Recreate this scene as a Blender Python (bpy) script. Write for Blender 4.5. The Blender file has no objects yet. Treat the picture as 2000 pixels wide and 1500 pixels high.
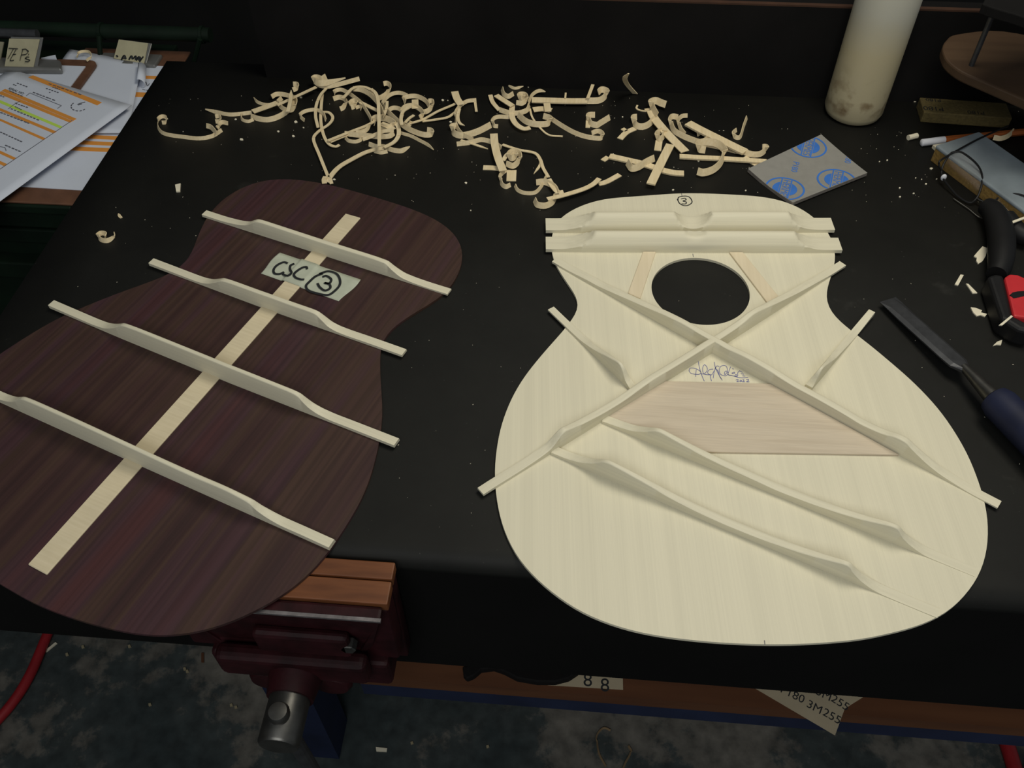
import bpy, bmesh, math, random
from mathutils import Vector, Matrix
random.seed(7)
scene = bpy.context.scene
COL = scene.collection

# ------------------------------------------------------------------ camera
F, TH, RO, CH, YAW, ZB = 1715.0, math.radians(49.3), math.radians(-0.71), 0.60, math.radians(5.3), 0.90
_c, _s = math.cos(RO), math.sin(RO)
_R0, _U0 = Vector((1, 0, 0)), Vector((0, math.sin(TH), math.cos(TH)))
_FW = Vector((0, math.cos(TH), -math.sin(TH)))
_RZ = Matrix.Rotation(YAW, 3, 'Z')
RIGHT, UP, FWD = _RZ @ (_c * _R0 + _s * _U0), _RZ @ (-_s * _R0 + _c * _U0), _RZ @ _FW
CAM = Vector((0, 0, ZB + CH))
cam = bpy.data.cameras.new('camera')
cam.sensor_width = 36.0
cam.lens = 36.0 * F / 2000.0
cam.clip_start, cam.clip_end = 0.01, 50
cam_ob = bpy.data.objects.new('camera', cam)
m = Matrix.Identity(4)
for i in range(3):
    m[i][0], m[i][1], m[i][2], m[i][3] = RIGHT[i], UP[i], -FWD[i], CAM[i]
cam_ob.matrix_world = m
COL.objects.link(cam_ob)
scene.camera = cam_ob

# ------------------------------------------------------------------ world, lights, exposure
world = bpy.data.worlds.new('workshop_air')
scene.world = world
world.use_nodes = True
world.node_tree.nodes['Background'].inputs[0].default_value = (0.82, 0.92, 1.0, 1)
world.node_tree.nodes['Background'].inputs[1].default_value = 0.13

def area(name, loc, target, sx, sy, power, colour):
    l = bpy.data.lights.new(name, 'AREA')
    l.shape = 'RECTANGLE'; l.size = sx; l.size_y = sy; l.energy = power; l.color = colour
    o = bpy.data.objects.new(name, l)
    o.location = loc
    o.rotation_euler = (Vector(target) - Vector(loc)).to_track_quat('-Z', 'Y').to_euler()
    COL.objects.link(o)
    return o
area('bench_lamp', (0.29, 0.71, ZB + 1.05), (0.13, 0.62, ZB), 0.62, 0.42, 7.0, (1.0, 0.94, 0.80))
area('ceiling_lamp', (-0.15, -1.0, ZB + 1.45), (0.0, 0.5, ZB), 1.3, 0.7, 15.0, (0.97, 0.98, 0.97))
scene.view_settings.view_transform = 'Standard'
scene.view_settings.look = 'None'
scene.view_settings.gamma = 1.0
scene.view_settings.use_curve_mapping = False
scene.view_settings.exposure = 0.0

# ------------------------------------------------------------------ pixel helpers
def ray(px, py):
    return FWD + RIGHT * ((px - 1000.0) / F) + UP * (-(py - 750.0) / F)
def W(px, py, z=0.0):
    """point where the photo pixel meets the level plane z metres above the bench top"""
    d = ray(px, py)
    return CAM + d * ((ZB + z - CAM.z) / d.z)
def cr(x0, y0, s, pts):
    """coordinates read off an enlarged crop -> photo pixels"""
    return [(x0 + p[0] / s, y0 + p[1] / s) + tuple(p[2:]) for p in pts]
def on_plane(px, py, P, n):
    d = ray(px, py)
    return CAM + d * ((P - CAM).dot(n) / d.dot(n))
def catmull(pts, n=6, closed=False):
    out = []
    N = len(pts)
    for i in range(N if closed else N - 1):
        if closed:
            p0, p1, p2, p3 = pts[i - 1], pts[i], pts[(i + 1) % N], pts[(i + 2) % N]
        else:
            p1, p2 = pts[i], pts[i + 1]
            p0 = pts[i - 1] if i else p1 + (p1 - p2)
            p3 = pts[i + 2] if i + 2 < N else p2 + (p2 - p1)
        for k in range(n):
            t = k / n
            out.append(0.5 * ((2 * p1) + (p2 - p0) * t + (2 * p0 - 5 * p1 + 4 * p2 - p3) * t * t + (3 * p1 - p0 - 3 * p2 + p3) * t ** 3))
    if not closed:
        out.append(pts[-1].copy())
    return out
def resample(pts, n, closed=False):
    P = list(pts) + ([pts[0]] if closed else [])
    d = [0.0]
    for a, b in zip(P, P[1:]):
        d.append(d[-1] + (b - a).length)
    out, j = [], 0
    for k in range(n):
        t = d[-1] * k / (n if closed else n - 1)
        while j < len(P) - 2 and d[j + 1] < t:
            j += 1
        u = (t - d[j]) / max(d[j + 1] - d[j], 1e-9)
        out.append(P[j].lerp(P[j + 1], min(max(u, 0), 1)))
    return out
def smooth_closed(pts, it):
    for _ in range(it):
        N = len(pts)
        pts = [pts[i] * 0.5 + (pts[i - 1] + pts[(i + 1) % N]) * 0.25 for i in range(N)]
    return pts

# ------------------------------------------------------------------ materials
def new_mat(name):
    mt = bpy.data.materials.new(name)
    mt.use_nodes = True
    nt = mt.node_tree
    return mt, nt, nt.nodes['Principled BSDF']
def N(nt, t, **kw):
    n = nt.nodes.new(t)
    for k, v in kw.items():
        setattr(n, k, v)
    return n
def ramp(nt, stops):
    r = N(nt, 'ShaderNodeValToRGB')
    e = r.color_ramp.elements
    while len(e) < len(stops):
        e.new(0.5)
    for el, (p, c) in zip(e, stops):
        el.position = p; el.color = (c[0], c[1], c[2], 1)
    return r
def plain(name, col, rough=0.6, metal=0.0, spec=0.4, var=0.12, scale=40.0, bump=0.0, alpha=1.0):
    mt, nt, b = new_mat(name)
    tc = N(nt, 'ShaderNodeTexCoord'); no = N(nt, 'ShaderNodeTexNoise')
    no.inputs['Scale'].default_value = scale; no.inputs['Detail'].default_value = 4
    nt.links.new(tc.outputs['Object'], no.inputs['Vector'])
    r = ramp(nt, [(0.3, [c * (1 - var) for c in col]), (0.7, [min(1, c * (1 + var)) for c in col])])
    nt.links.new(no.outputs['Fac'], r.inputs[0]); nt.links.new(r.outputs[0], b.inputs['Base Color'])
    b.inputs['Roughness'].default_value = rough; b.inputs['Metallic'].default_value = metal
    b.inputs['Specular IOR Level'].default_value = spec
    if bump:
        bp = N(nt, 'ShaderNodeBump'); bp.inputs['Strength'].default_value = bump; bp.inputs['Distance'].default_value = 0.002
        nt.links.new(no.outputs['Fac'], bp.inputs['Height']); nt.links.new(bp.outputs[0], b.inputs['Normal'])
    if alpha < 1:
        b.inputs['Alpha'].default_value = alpha
    return mt
def wood(name, stops, rotz=0.0, across=260.0, along=3.0, rough=0.55, spec=0.35, fine=None, detail=3.0, dist=0.0):
    """grain runs along local Y turned by rotz"""
    mt, nt, b = new_mat(name)
    tc = N(nt, 'ShaderNodeTexCoord')
    r0 = N(nt, 'ShaderNodeMapping'); r0.inputs['Rotation'].default_value = (0, 0, -rotz)
    nt.links.new(tc.outputs['Object'], r0.inputs['Vector'])
    mp = N(nt, 'ShaderNodeMapping'); mp.inputs['Scale'].default_value = (across, along, across)
    nt.links.new(r0.outputs[0], mp.inputs['Vector'])
    no = N(nt, 'ShaderNodeTexNoise'); no.inputs['Scale'].default_value = 1.0; no.inputs['Detail'].default_value = detail
    no.inputs['Distortion'].default_value = dist
    nt.links.new(mp.outputs[0], no.inputs['Vector'])
    r = ramp(nt, stops)
    nt.links.new(no.outputs['Fac'], r.inputs[0])
    out = r.outputs[0]
    if fine:
        m2 = N(nt, 'ShaderNodeMapping'); m2.inputs['Scale'].default_value = (fine[0], fine[1], fine[0])
        nt.links.new(r0.outputs[0], m2.inputs['Vector'])
        n2 = N(nt, 'ShaderNodeTexNoise'); n2.inputs['Scale'].default_value = 1.0; n2.inputs['Detail'].default_value = 2
        nt.links.new(m2.outputs[0], n2.inputs['Vector'])
        rr = ramp(nt, [(0.35, [fine[2]] * 3), (0.65, [1.0] * 3)])
        nt.links.new(n2.outputs['Fac'], rr.inputs[0])
        mx = N(nt, 'ShaderNodeMix', data_type='RGBA', blend_type='MULTIPLY'); mx.inputs[0].default_value = 1
        nt.links.new(out, mx.inputs[6]); nt.links.new(rr.outputs[0], mx.inputs[7]); out = mx.outputs[2]
    nt.links.new(out, b.inputs['Base Color'])
    b.inputs['Roughness'].default_value = rough; b.inputs['Specular IOR Level'].default_value = spec
    return mt
HP = math.pi / 2
M = {}
SPR = (0.69, 0.645, 0.485)
def shade(c, k): return [x * k for x in c]
M['spruce_x'] = wood('spruce_brace', [(0.25, shade(SPR, .93)), (0.75, shade(SPR, 1.04))], rotz=HP, across=300, along=6, fine=(900, 14, .96))
M['shaving'] = wood('spruce_shaving', [(0.25, (.64, .515, .30)), (0.75, (.75, .63, .41))], across=400, along=40)
M['chip'] = plain('pale_chip', (.74, .68, .52), .6, var=.06)
M['maple'] = wood('maple_plate', [(0.25, (.50, .415, .305)), (0.5, (.57, .485, .365)), (0.8, (.59, .505, .385))], rotz=HP, across=170, along=7, detail=5, dist=.6, fine=(700, 30, .93))
M['mat'] = None
M['ink_black'] = plain('black_ink', (.012, .014, .016), .6, var=.1)
M['ink_blue'] = plain('blue_pen_ink', (.11, .12, .33), .6, var=.1)
M['print_blue'] = plain('blue_print', (.035, .15, .50), .7, var=.1)
M['print_grey'] = plain('grey_print', (.10, .10, .12), .7, var=.1)
M['print_orange'] = plain('orange_print', (.66, .27, .045), .7, var=.06)
M['print_green'] = plain('green_highlight', (.50, .72, .10), .7, var=.06)
M['paper'] = plain('white_paper', (.58, .62, .70), .75, var=.03, scale=14)
M['hardboard'] = plain('brown_hardboard', (.12, .055, .03), .6, var=.2, scale=60)
M['steel_dull'] = plain('dull_clip_steel', (.22, .22, .21), .45, .6, var=.1)
M['steel'] = plain('bare_steel', (.12, .117, .108), .38, .9, var=.25, scale=80)
M['steel_blade'] = plain('dark_blade_steel', (.075, .077, .082), .42, .7, var=.2, scale=90)
M['tape'] = plain('masking_tape', (.50, .53, .42), .7, var=.10, scale=60, alpha=.86)
M['tape_yellow'] = plain('yellowed_tape', (.40, .37, .24), .7, var=.08, scale=60)
M['black_plastic'] = plain('black_plastic', (.0065, .0065, .007), .55, var=.2, spec=.3)
M['black_paint'] = plain('black_painted_board', (.0055, .005, .0048), .8, var=.3, spec=.15, scale=12)
M['red_plastic'] = plain('red_plastic', (.50, .022, .028), .5, var=.1)
M['blue_handle'] = plain('navy_handle', (.010, .013, .034), .6, var=.2, spec=.25)
M['green_paint'] = plain('dark_green_paint', (.0028, .0095, .0042), .65, var=.35, spec=.2, scale=18)
M['vise_red'] = plain('oxblood_vise_paint', (.021, .0038, .005), .55, var=.5, spec=.2, scale=45, bump=.2)
M['vise_bare'] = plain('worn_vise_edge', (.24, .22, .22), .4, .7, var=.3, scale=120)
M['jaw_wood'] = wood('vise_jaw_wood', [(0.22, (.075, .024, .009)), (0.55, (.150, .052, .018)), (0.70, (.175, .066, .024)), (0.82, (.30, .16, .08))], rotz=HP, across=90, along=12, detail=6, rough=.5)
M['rail_wood'] = wood('shelf_rail_wood', [(0.25, (.075, .028, .012)), (0.75, (.12, .048, .020))], rotz=HP, across=60, along=5, detail=5)
M['stand_wood'] = wood('stand_wood', [(0.25, (.050, .028, .015)), (0.75, (.078, .046, .024))], rotz=HP, across=60, along=6, detail=5)
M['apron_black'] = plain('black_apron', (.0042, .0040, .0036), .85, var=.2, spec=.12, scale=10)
M['board_edge'] = plain('bare_board_edge', (.045, .019, .009), .7, var=.2)
M['navy_paint'] = plain('navy_paint', (.010, .016, .045), .6, var=.3, scale=14)
M['pad_grey'] = plain('grey_foam_pad', (.235, .228, .205), .8, var=.05, scale=120)
M['pad_side'] = plain('grey_foam_edge', (.19, .17, .15), .9, var=.15, scale=200)
M['gold_paper'] = plain('gold_abrasive', (.22, .135, .035), .8, var=.22, scale=300, bump=.3)
M['olive_paper'] = plain('olive_abrasive', (.105, .078, .026), .8, var=.2, scale=300, bump=.3)
M['tan_sheet'] = plain('tan_sandpaper_back', (.36, .30, .20), .8, var=.07, scale=30)
M['block_grey'] = plain('blue_grey_felt', (.20, .235, .255), .75, var=.18, scale=28)
M['pencil_orange'] = plain('orange_lacquer', (.36, .10, .025), .4, var=.1)
M['white_plastic'] = plain('white_plastic', (.66, .67, .72), .4, var=.05)
M['hose_red'] = plain('red_rubber', (.28, .012, .016), .5, var=.15)
M['floor_scrap'] = plain('dull_wood_scrap', (.30, .25, .15), .7, var=.2)
M['floor_curl'] = plain('brown_shaving', (.22, .15, .08), .6, var=.2)

def mat_rubber():
    mt, nt, b = new_mat('black_bench_rubber')
    tc = N(nt, 'ShaderNodeTexCoord')
    n1 = N(nt, 'ShaderNodeTexNoise'); n1.inputs['Scale'].default_value = 7; n1.inputs['Detail'].default_value = 6; n1.inputs['Roughness'].default_value = .65
    nt.links.new(tc.outputs['Object'], n1.inputs['Vector'])
    r1 = ramp(nt, [(0.35, (.0066, .0066, .0056)), (0.62, (.0100, .0100, .0084)), (0.74, (.034, .033, .029))])
    nt.links.new(n1.outputs['Fac'], r1.inputs[0])
    n2 = N(nt, 'ShaderNodeTexNoise'); n2.inputs['Scale'].default_value = 420; n2.inputs['Detail'].default_value = 2
    nt.links.new(tc.outputs['Object'], n2.inputs['Vector'])
    r2 = ramp(nt, [(0.73, (0, 0, 0)), (0.80, (.05, .05, .045))])
    nt.links.new(n2.outputs['Fac'], r2.inputs[0])
    mx = N(nt, 'ShaderNodeMix', data_type='RGBA', blend_type='ADD'); mx.inputs[0].default_value = 1
    nt.links.new(r1.outputs[0], mx.inputs[6]); nt.links.new(r2.outputs[0], mx.inputs[7])
    nt.links.new(mx.outputs[2], b.inputs['Base Color'])
    b.inputs['Roughness'].default_value = .62; b.inputs['Specular IOR Level'].default_value = .22
    return mt
M['mat'] = mat_rubber()

def mat_floor():
    mt, nt, b = new_mat('worn_painted_concrete')
    tc = N(nt, 'ShaderNodeTexCoord')
    n1 = N(nt, 'ShaderNodeTexNoise'); n1.inputs['Scale'].default_value = 4.2; n1.inputs['Detail'].default_value = 9; n1.inputs['Roughness'].default_value = .68
    nt.links.new(tc.outputs['Object'], n1.inputs['Vector'])
    r1 = ramp(nt, [(0.40, (.032, .042, .042)), (0.52, (.048, .057, .055)), (0.56, (.12, .112, .095)), (0.68, (.17, .155, .13))])
    nt.links.new(n1.outputs['Fac'], r1.inputs[0])
    n2 = N(nt, 'ShaderNodeTexNoise'); n2.inputs['Scale'].default_value = 45; n2.inputs['Detail'].default_value = 6
    nt.links.new(tc.outputs['Object'], n2.inputs['Vector'])
    r2 = ramp(nt, [(0.3, (.65, .65, .65)), (0.7, (1.2, 1.2, 1.2))])
    nt.links.new(n2.outputs['Fac'], r2.inputs[0])
    mx = N(nt, 'ShaderNodeMix', data_type='RGBA', blend_type='MULTIPLY'); mx.inputs[0].default_value = 1
    nt.links.new(r1.outputs[0], mx.inputs[6]); nt.links.new(r2.outputs[0], mx.inputs[7])
    nt.links.new(mx.outputs[2], b.inputs['Base Color'])
    b.inputs['Roughness'].default_value = .7; b.inputs['Specular IOR Level'].default_value = .25
    return mt
M['floor'] = mat_floor()

def mat_bottle():
    """translucent white plastic; the glue inside shows as a warmer tone up to its level, brown glue smears low down"""
    mt, nt, b = new_mat('milky_bottle_plastic')
    tc = N(nt, 'ShaderNodeTexCoord'); sp = N(nt, 'ShaderNodeSeparateXYZ')
    nt.links.new(tc.outputs['Object'], sp.inputs[0])
    n0 = N(nt, 'ShaderNodeTexNoise'); n0.inputs['Scale'].default_value = 22; n0.inputs['Detail'].default_value = 5
    nt.links.new(tc.outputs['Object'], n0.inputs['Vector'])
    lv = N(nt, 'ShaderNodeMath', operation='MULTIPLY_ADD'); lv.inputs[1].default_value = .03
    nt.links.new(n0.outputs['Fac'], lv.inputs[0]); nt.links.new(sp.outputs[2], lv.inputs[2])
    fill = ramp(nt, [(0.105, (.47, .41, .26)), (0.150, (.44, .43, .36))])
    nt.links.new(lv.outputs[0], fill.inputs[0])
    n1 = N(nt, 'ShaderNodeTexNoise'); n1.inputs['Scale'].default_value = 55; n1.inputs['Detail'].default_value = 3
    nt.links.new(tc.outputs['Object'], n1.inputs['Vector'])
    rs = ramp(nt, [(0.50, (0, 0, 0)), (0.70, (1, 1, 1))])
    nt.links.new(n1.outputs['Fac'], rs.inputs[0])
    hz = ramp(nt, [(0.008, (0, 0, 0)), (0.018, (1, 1, 1)), (0.035, (.75, .75, .75)), (0.075, (0, 0, 0))])
    nt.links.new(sp.outputs[2], hz.inputs[0])
    mu = N(nt, 'ShaderNodeMath', operation='MULTIPLY')
    nt.links.new(rs.outputs[0], mu.inputs[0]); nt.links.new(hz.outputs[0], mu.inputs[1])
    mx = N(nt, 'ShaderNodeMix', data_type='RGBA')
    nt.links.new(mu.outputs[0], mx.inputs[0]); nt.links.new(fill.outputs[0], mx.inputs[6]); mx.inputs[7].default_value = (.17, .11, .05, 1)
    nt.links.new(mx.outputs[2], b.inputs['Base Color'])
    b.inputs['Roughness'].default_value = .48; b.inputs['Subsurface Weight'].default_value = .15
    b.inputs['Subsurface Radius'].default_value = (.01, .009, .006); b.inputs['Subsurface Scale'].default_value = .3
    return mt
M['bottle'] = mat_bottle()

def mat_glass():
    mt, nt, b = new_mat('spectacle_glass')
    tr = N(nt, 'ShaderNodeBsdfTransparent'); tr.inputs[0].default_value = (.86, .86, .86, 1)
    gl = N(nt, 'ShaderNodeBsdfGlossy'); gl.inputs['Roughness'].default_value = .04; gl.inputs['Color'].default_value = (.9, .9, .9, 1)
    mx = N(nt, 'ShaderNodeMixShader'); mx.inputs[0].default_value = .005
    out = [n for n in nt.nodes if n.type == 'OUTPUT_MATERIAL'][0]
    nt.links.new(tr.outputs[0], mx.inputs[1]); nt.links.new(gl.outputs[0], mx.inputs[2]); nt.links.new(mx.outputs[0], out.inputs[0])
    return mt
M['glass'] = mat_glass()

# ------------------------------------------------------------------ object helpers
def tag(o, label=None, cat=None, group=None, kind=None):
    if label: o['label'] = label
    if cat: o['category'] = cat
    if group: o['group'] = group
    if kind: o['kind'] = kind
    return o
def empty(name, loc):
    o = bpy.data.objects.new(name, None)
    o.location = loc; o.empty_display_size = .02
    COL.objects.link(o)
    return o
def world_loc(o):
    p = o.location.copy()
    while o.parent:
        o = o.parent; p = p + o.location
    return p
def obj(name, verts, faces, mat, parent=None, smooth=False, origin=None, mats=None, fmat=None):
    vs = [Vector(v) for v in verts]
    if origin is None:
        xs = [v.x for v in vs]; ys = [v.y for v in vs]; zs = [v.z for v in vs]
        origin = Vector(((min(xs) + max(xs)) / 2, (min(ys) + max(ys)) / 2, min(zs)))
    me = bpy.data.meshes.new(name)
    me.from_pydata([v - origin for v in vs], [], faces)
    for mm in (mats or [mat]):
        me.materials.append(mm)
    if fmat:
        for p, k in zip(me.polygons, fmat):
            p.material_index = k
    if smooth:
        me.shade_smooth()
    bm = bmesh.new(); bm.from_mesh(me)
    bmesh.ops.recalc_face_normals(bm, faces=bm.faces)
    if smooth:
        for e in bm.edges:
            if len(e.link_faces) == 2 and e.calc_face_angle(0) > math.radians(42): e.smooth = False
    bm.to_mesh(me); bm.free()
    me.update()
    o = bpy.data.objects.new(name, me)
    COL.objects.link(o)
    if parent:
        o.parent = parent
        o.location = origin - world_loc(parent)
    else:
        o.location = origin
    return o
class MB:
    def __init__(self): self.v, self.f = [], []
    def add(self, v, f):
        k = len(self.v); self.v += [Vector(x) for x in v]; self.f += [[i + k for i in q] for q in f]
        return self
    def box(self, c, ax, ay, az):
        """box from centre and three half-axis vectors"""
        vs = [c + ax * i + ay * j + az * k for k in (-1, 1) for j in (-1, 1) for i in (-1, 1)]
        return self.add(vs, [[0, 2, 3, 1], [4, 5, 7, 6], [0, 1, 5, 4], [2, 6, 7, 3], [0, 4, 6, 2], [1, 3, 7, 5]])
    def lim(self, x0, x1, y0, y1, z0, z1):
        c = Vector(((x0 + x1) / 2, (y0 + y1) / 2, (z0 + z1) / 2))
        return self.box(c, Vector(((x1 - x0) / 2, 0, 0)), Vector((0, (y1 - y0) / 2, 0)), Vector((0, 0, (z1 - z0) / 2)))
    def tube(self, pts, r, n=10, caps=True):
        rs = r if isinstance(r, (list, tuple)) else [r] * len(pts)
        ref = Vector((0, 0, 1)); vs = []
        pts = [Vector(p) for p in pts]
        for i, p in enumerate(pts):
            t = (pts[min(i + 1, len(pts) - 1)] - pts[max(i - 1, 0)]).normalized()
            if abs(t.dot(ref)) > .97: ref = Vector((1, 0, 0)) if abs(t.x) < .9 else Vector((0, 1, 0))
            a = t.cross(ref).normalized(); b = t.cross(a)
            ref = -b if False else ref
            for k in range(n):
                an = 2 * math.pi * k / n
                vs.append(p + (a * math.cos(an) + b * math.sin(an)) * rs[i])
        fs = []
        for i in range(len(pts) - 1):
            for k in range(n):
                fs.append([i * n + k, i * n + (k + 1) % n, (i + 1) * n + (k + 1) % n, (i + 1) * n + k])
        if caps:
            fs.append(list(range(n))); fs.append(list(range((len(pts) - 1) * n, len(pts) * n)))
        return self.add(vs, fs)
    def prism(self, poly, z0, z1):
        """poly: list of Vectors (xy used)"""
        n = len(poly)
        vs = [Vector((p.x, p.y, z0)) for p in poly] + [Vector((p.x, p.y, z1)) for p in poly]
        return self.add(vs, [list(range(n)), list(range(n, 2 * n))] + [[i, (i + 1) % n, n + (i + 1) % n, n + i] for i in range(n)])
    def build(self, name, mat, parent=None, smooth=False, **k):
        return obj(name, self.v, self.f, mat, parent, smooth, **k)
def bevel(o, w, seg=2):
    b = o.modifiers.new('bevel', 'BEVEL'); b.width = w; b.segments = seg; b.limit_method = 'ANGLE'; b.angle_limit = math.radians(40)
    return o
def ball(name, c, r, mat, parent=None, sq=(1, 1, 1), n=16):
    vs, fs = [], []
    R = n // 2
    for i in range(R + 1):
        a = math.pi * i / R
        for k in range(n):
            b = 2 * math.pi * k / n
            vs.append(c + Vector((math.sin(a) * math.cos(b) * sq[0], math.sin(a) * math.sin(b) * sq[1], math.cos(a) * sq[2])) * r)
    for i in range(R):
        for k in range(n):
            fs.append([i * n + k, i * n + (k + 1) % n, (i + 1) * n + (k + 1) % n, (i + 1) * n + k])
    o = obj(name, vs, fs, mat, parent, True)
    bm = bmesh.new(); bm.from_mesh(o.data); bmesh.ops.remove_doubles(bm, verts=bm.verts, dist=1e-6); bm.to_mesh(o.data); bm.free()
    return o
def strokes(name, lines, width, mat, parent, th=.00025, smooth=True, n=5):
    """pen strokes: lists of world points lying on a surface, as thin flat ribbons"""
    mb = MB()
    for ln in lines:
        P = [Vector(p) for p in ln]
        if smooth and len(P) > 2: P = catmull(P, n)
        L, R = [], []
        for i, p in enumerate(P):
            t = P[min(i + 1, len(P) - 1)] - P[max(i - 1, 0)]
            a = Vector((-t.y, t.x, 0))
            a = a.normalized() * width / 2 if a.length > 1e-9 else Vector((width / 2, 0, 0))
            L.append(p + a); R.append(p - a)
        k = len(P); up = Vector((0, 0, th))
        vs = L + R + [p + up for p in L] + [p + up for p in R]
        fs = []
        for i in range(k - 1):
            fs += [[2 * k + i, 2 * k + i + 1, 3 * k + i + 1, 3 * k + i], [i, k + i, k + i + 1, i + 1],
                   [i, i + 1, 2 * k + i + 1, 2 * k + i], [k + i, 3 * k + i, 3 * k + i + 1, k + i + 1]]
        mb.add(vs, fs)
    return mb.build(name, mat, parent)
def text_mesh(body, size):
    cu = bpy.data.curves.new('txt', 'FONT'); cu.body = body; cu.size = size; cu.align_x = 'CENTER'; cu.align_y = 'CENTER'
    t = bpy.data.objects.new('txt', cu); COL.objects.link(t)
    dg = bpy.context.evaluated_depsgraph_get()
    me = t.evaluated_get(dg).to_mesh()
    vs = [v.co.copy() for v in me.vertices]; fs = [list(p.vertices) for p in me.polygons]
    t.evaluated_get(dg).to_mesh_clear()
    bpy.data.objects.remove(t); bpy.data.curves.remove(cu)
    return vs, fs

# ------------------------------------------------------------------ setting
BK = W(850, 164).y                                   # bench: panel foot line
FRONT = (W(640, 1085).y + W(775, 1092).y) / 2        # bench front edge
LEFT = (W(327, 120).x + W(144, 398).x + W(43, 546).x) / 3
BACK = W(327, 119).y
RIGHTX = 0.95
mb = MB(); mb.lim(-2.2, 2.2, -1.2, 2.6, -.05, 0)
tag(mb.build('floor', M['floor']), kind='structure')
M['wall'] = plain('dark_workshop_wall', (.010, .010, .009), .9, var=.3, scale=3)
mb = MB(); mb.lim(-2.2, 2.2, 2.5, 2.6, 0, 2.6)
tag(mb.build('wall_back', M['wall']), kind='structure')
mb = MB(); mb.lim(-2.3, -2.2, -1.2, 2.6, 0, 2.6)
tag(mb.build('wall_left', M['wall']), kind='structure')

# ------------------------------------------------------------------ workbench
bench = tag(empty('workbench', ((LEFT + RIGHTX) / 2, (FRONT + BACK) / 2, 0)), 'long workbench with navy legs and an open wooden shelf under its black top', 'workbench')
mb = MB(); mb.lim(LEFT + .004, RIGHTX, FRONT + .023, BACK, ZB - .06, ZB - .004); mb.build('top_slab', M['navy_paint'], bench)
zb_low = on_plane(1150, 1320, Vector((0, FRONT, 0)), Vector((0, 1, 0))).z - ZB
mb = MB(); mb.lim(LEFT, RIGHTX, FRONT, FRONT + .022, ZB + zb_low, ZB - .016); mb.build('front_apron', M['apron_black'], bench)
lf = W(640, 1478, -ZB)
for (x, y) in ((lf.x - .012, lf.y + .03), (.80, lf.y + .03), (lf.x - .012, BACK - .08), (.80, BACK - .08)):
    mb = MB(); mb.lim(x - .032, x + .032, y - .032, y + .032, 0, ZB - .055)
    mb.build('leg', M['navy_paint'], bench)
SZ = -.30
s0, s1 = W(735, 1336, SZ), W(1980, 1409, SZ)
SY = (s0.y + s1.y) / 2
mb = MB(); mb.lim(-.20, .90, SY, BACK - .1, ZB + SZ - .02, ZB + SZ); mb.build('shelf', M['rail_wood'], bench)
mb = MB(); mb.lim(-.20, .90, SY + .001, SY + .012, ZB + SZ - .05, ZB + SZ - .0205); mb.build('shelf_edge', M['navy_paint'], bench)

# black rubber cover draped over the top and down the front
prof = [(BACK, 0.0), (FRONT + .30, 0.0), (FRONT + .03, 0.0)]
for k in range(7):
    a = HP * k / 6
    prof.append((FRONT + .016 - .016 * math.sin(a), -.016 + .016 * math.cos(a)))
vs, fs = [], []
NX = 24
for j, (y, z) in enumerate(prof):
    for i in range(NX + 1):
        x = LEFT + (RIGHTX - LEFT) * i / NX
        vs.append(Vector((x, y, ZB + z)))
for j in range(len(prof) - 1):
    for i in range(NX):
        a = j * (NX + 1) + i
        fs.append([a, a + 1, a + NX + 2, a + NX + 1])
cover = tag(obj('bench_cover', vs, fs, M['mat'], smooth=True, origin=Vector((LEFT, FRONT, ZB))), 'black rubber sheet covering the workbench top and rolled over its front edge', 'bench cover')
so = cover.modifiers.new('thickness', 'SOLIDIFY'); so.thickness = .004; so.offset = -1
# make the outer side face up/out
bm = bmesh.new(); bm.from_mesh(cover.data)
if sum(f.normal.z for f in bm.faces) < 0: bmesh.ops.reverse_faces(bm, faces=bm.faces)
bm.to_mesh(cover.data); bm.free()

# black upstand board at the back of the bench, bare wood along its top
PX0 = W(522, 150).x
zt = on_plane(1400, 5, Vector((0, BK, 0)), Vector((0, 1, 0))).z
pan = tag(empty('back_board', ((PX0 + RIGHTX) / 2, BK + .012, ZB)), 'black painted board standing along the back of the workbench with bare wooden top edge', 'board')
mb = MB(); mb.lim(PX0, RIGHTX, BK, BK + .024, ZB, zt - .002); mb.build('panel', M['black_paint'], pan)
mb = MB(); mb.lim(PX0, RIGHTX, BK, BK + .006, zt - .002, zt); mb.build('top_edge', M['board_edge'], pan)

# ------------------------------------------------------------------ guitar plates
TOPZ = .003
top_px = [(1331,377),(1180,388),(1137,400),(1108,415),(1088,430),(1077,456),(1077,501),(1090,526),(1112,559),(1126,577),(1132,591),(1131,606),(1115,627),(1104,642),(1065,685),(1036,720),(1021.5,738.6),(998,779),(978,831),(968,886.5),(965.5,930),(968,962),(973.6,999.6),(985,1040),(1010,1090),(1050,1134),(1100,1174),(1143,1200),(1172.5,1212),(1225,1230),(1295,1244),(1400,1255),(1494,1259),(1580,1257.5),(1685,1249),(1790,1224.5),(1846,1200),(1875,1175),(1909,1133),(1926,1088),(1931,1042),(1928,1000),(1919,962),(1894,894),(1863.7,840.6),(1829.5,793),(1780,742),(1727,697),(1695,670),(1666,649),(1628,618),(1615.6,598),(1612,580),(1617,555),(1626,533.6),(1632,508),(1632.5,494),(1621,456),(1594,428),(1576,413),(1540,395),(1504,386),(1468,382),(1389,378)]
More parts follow.
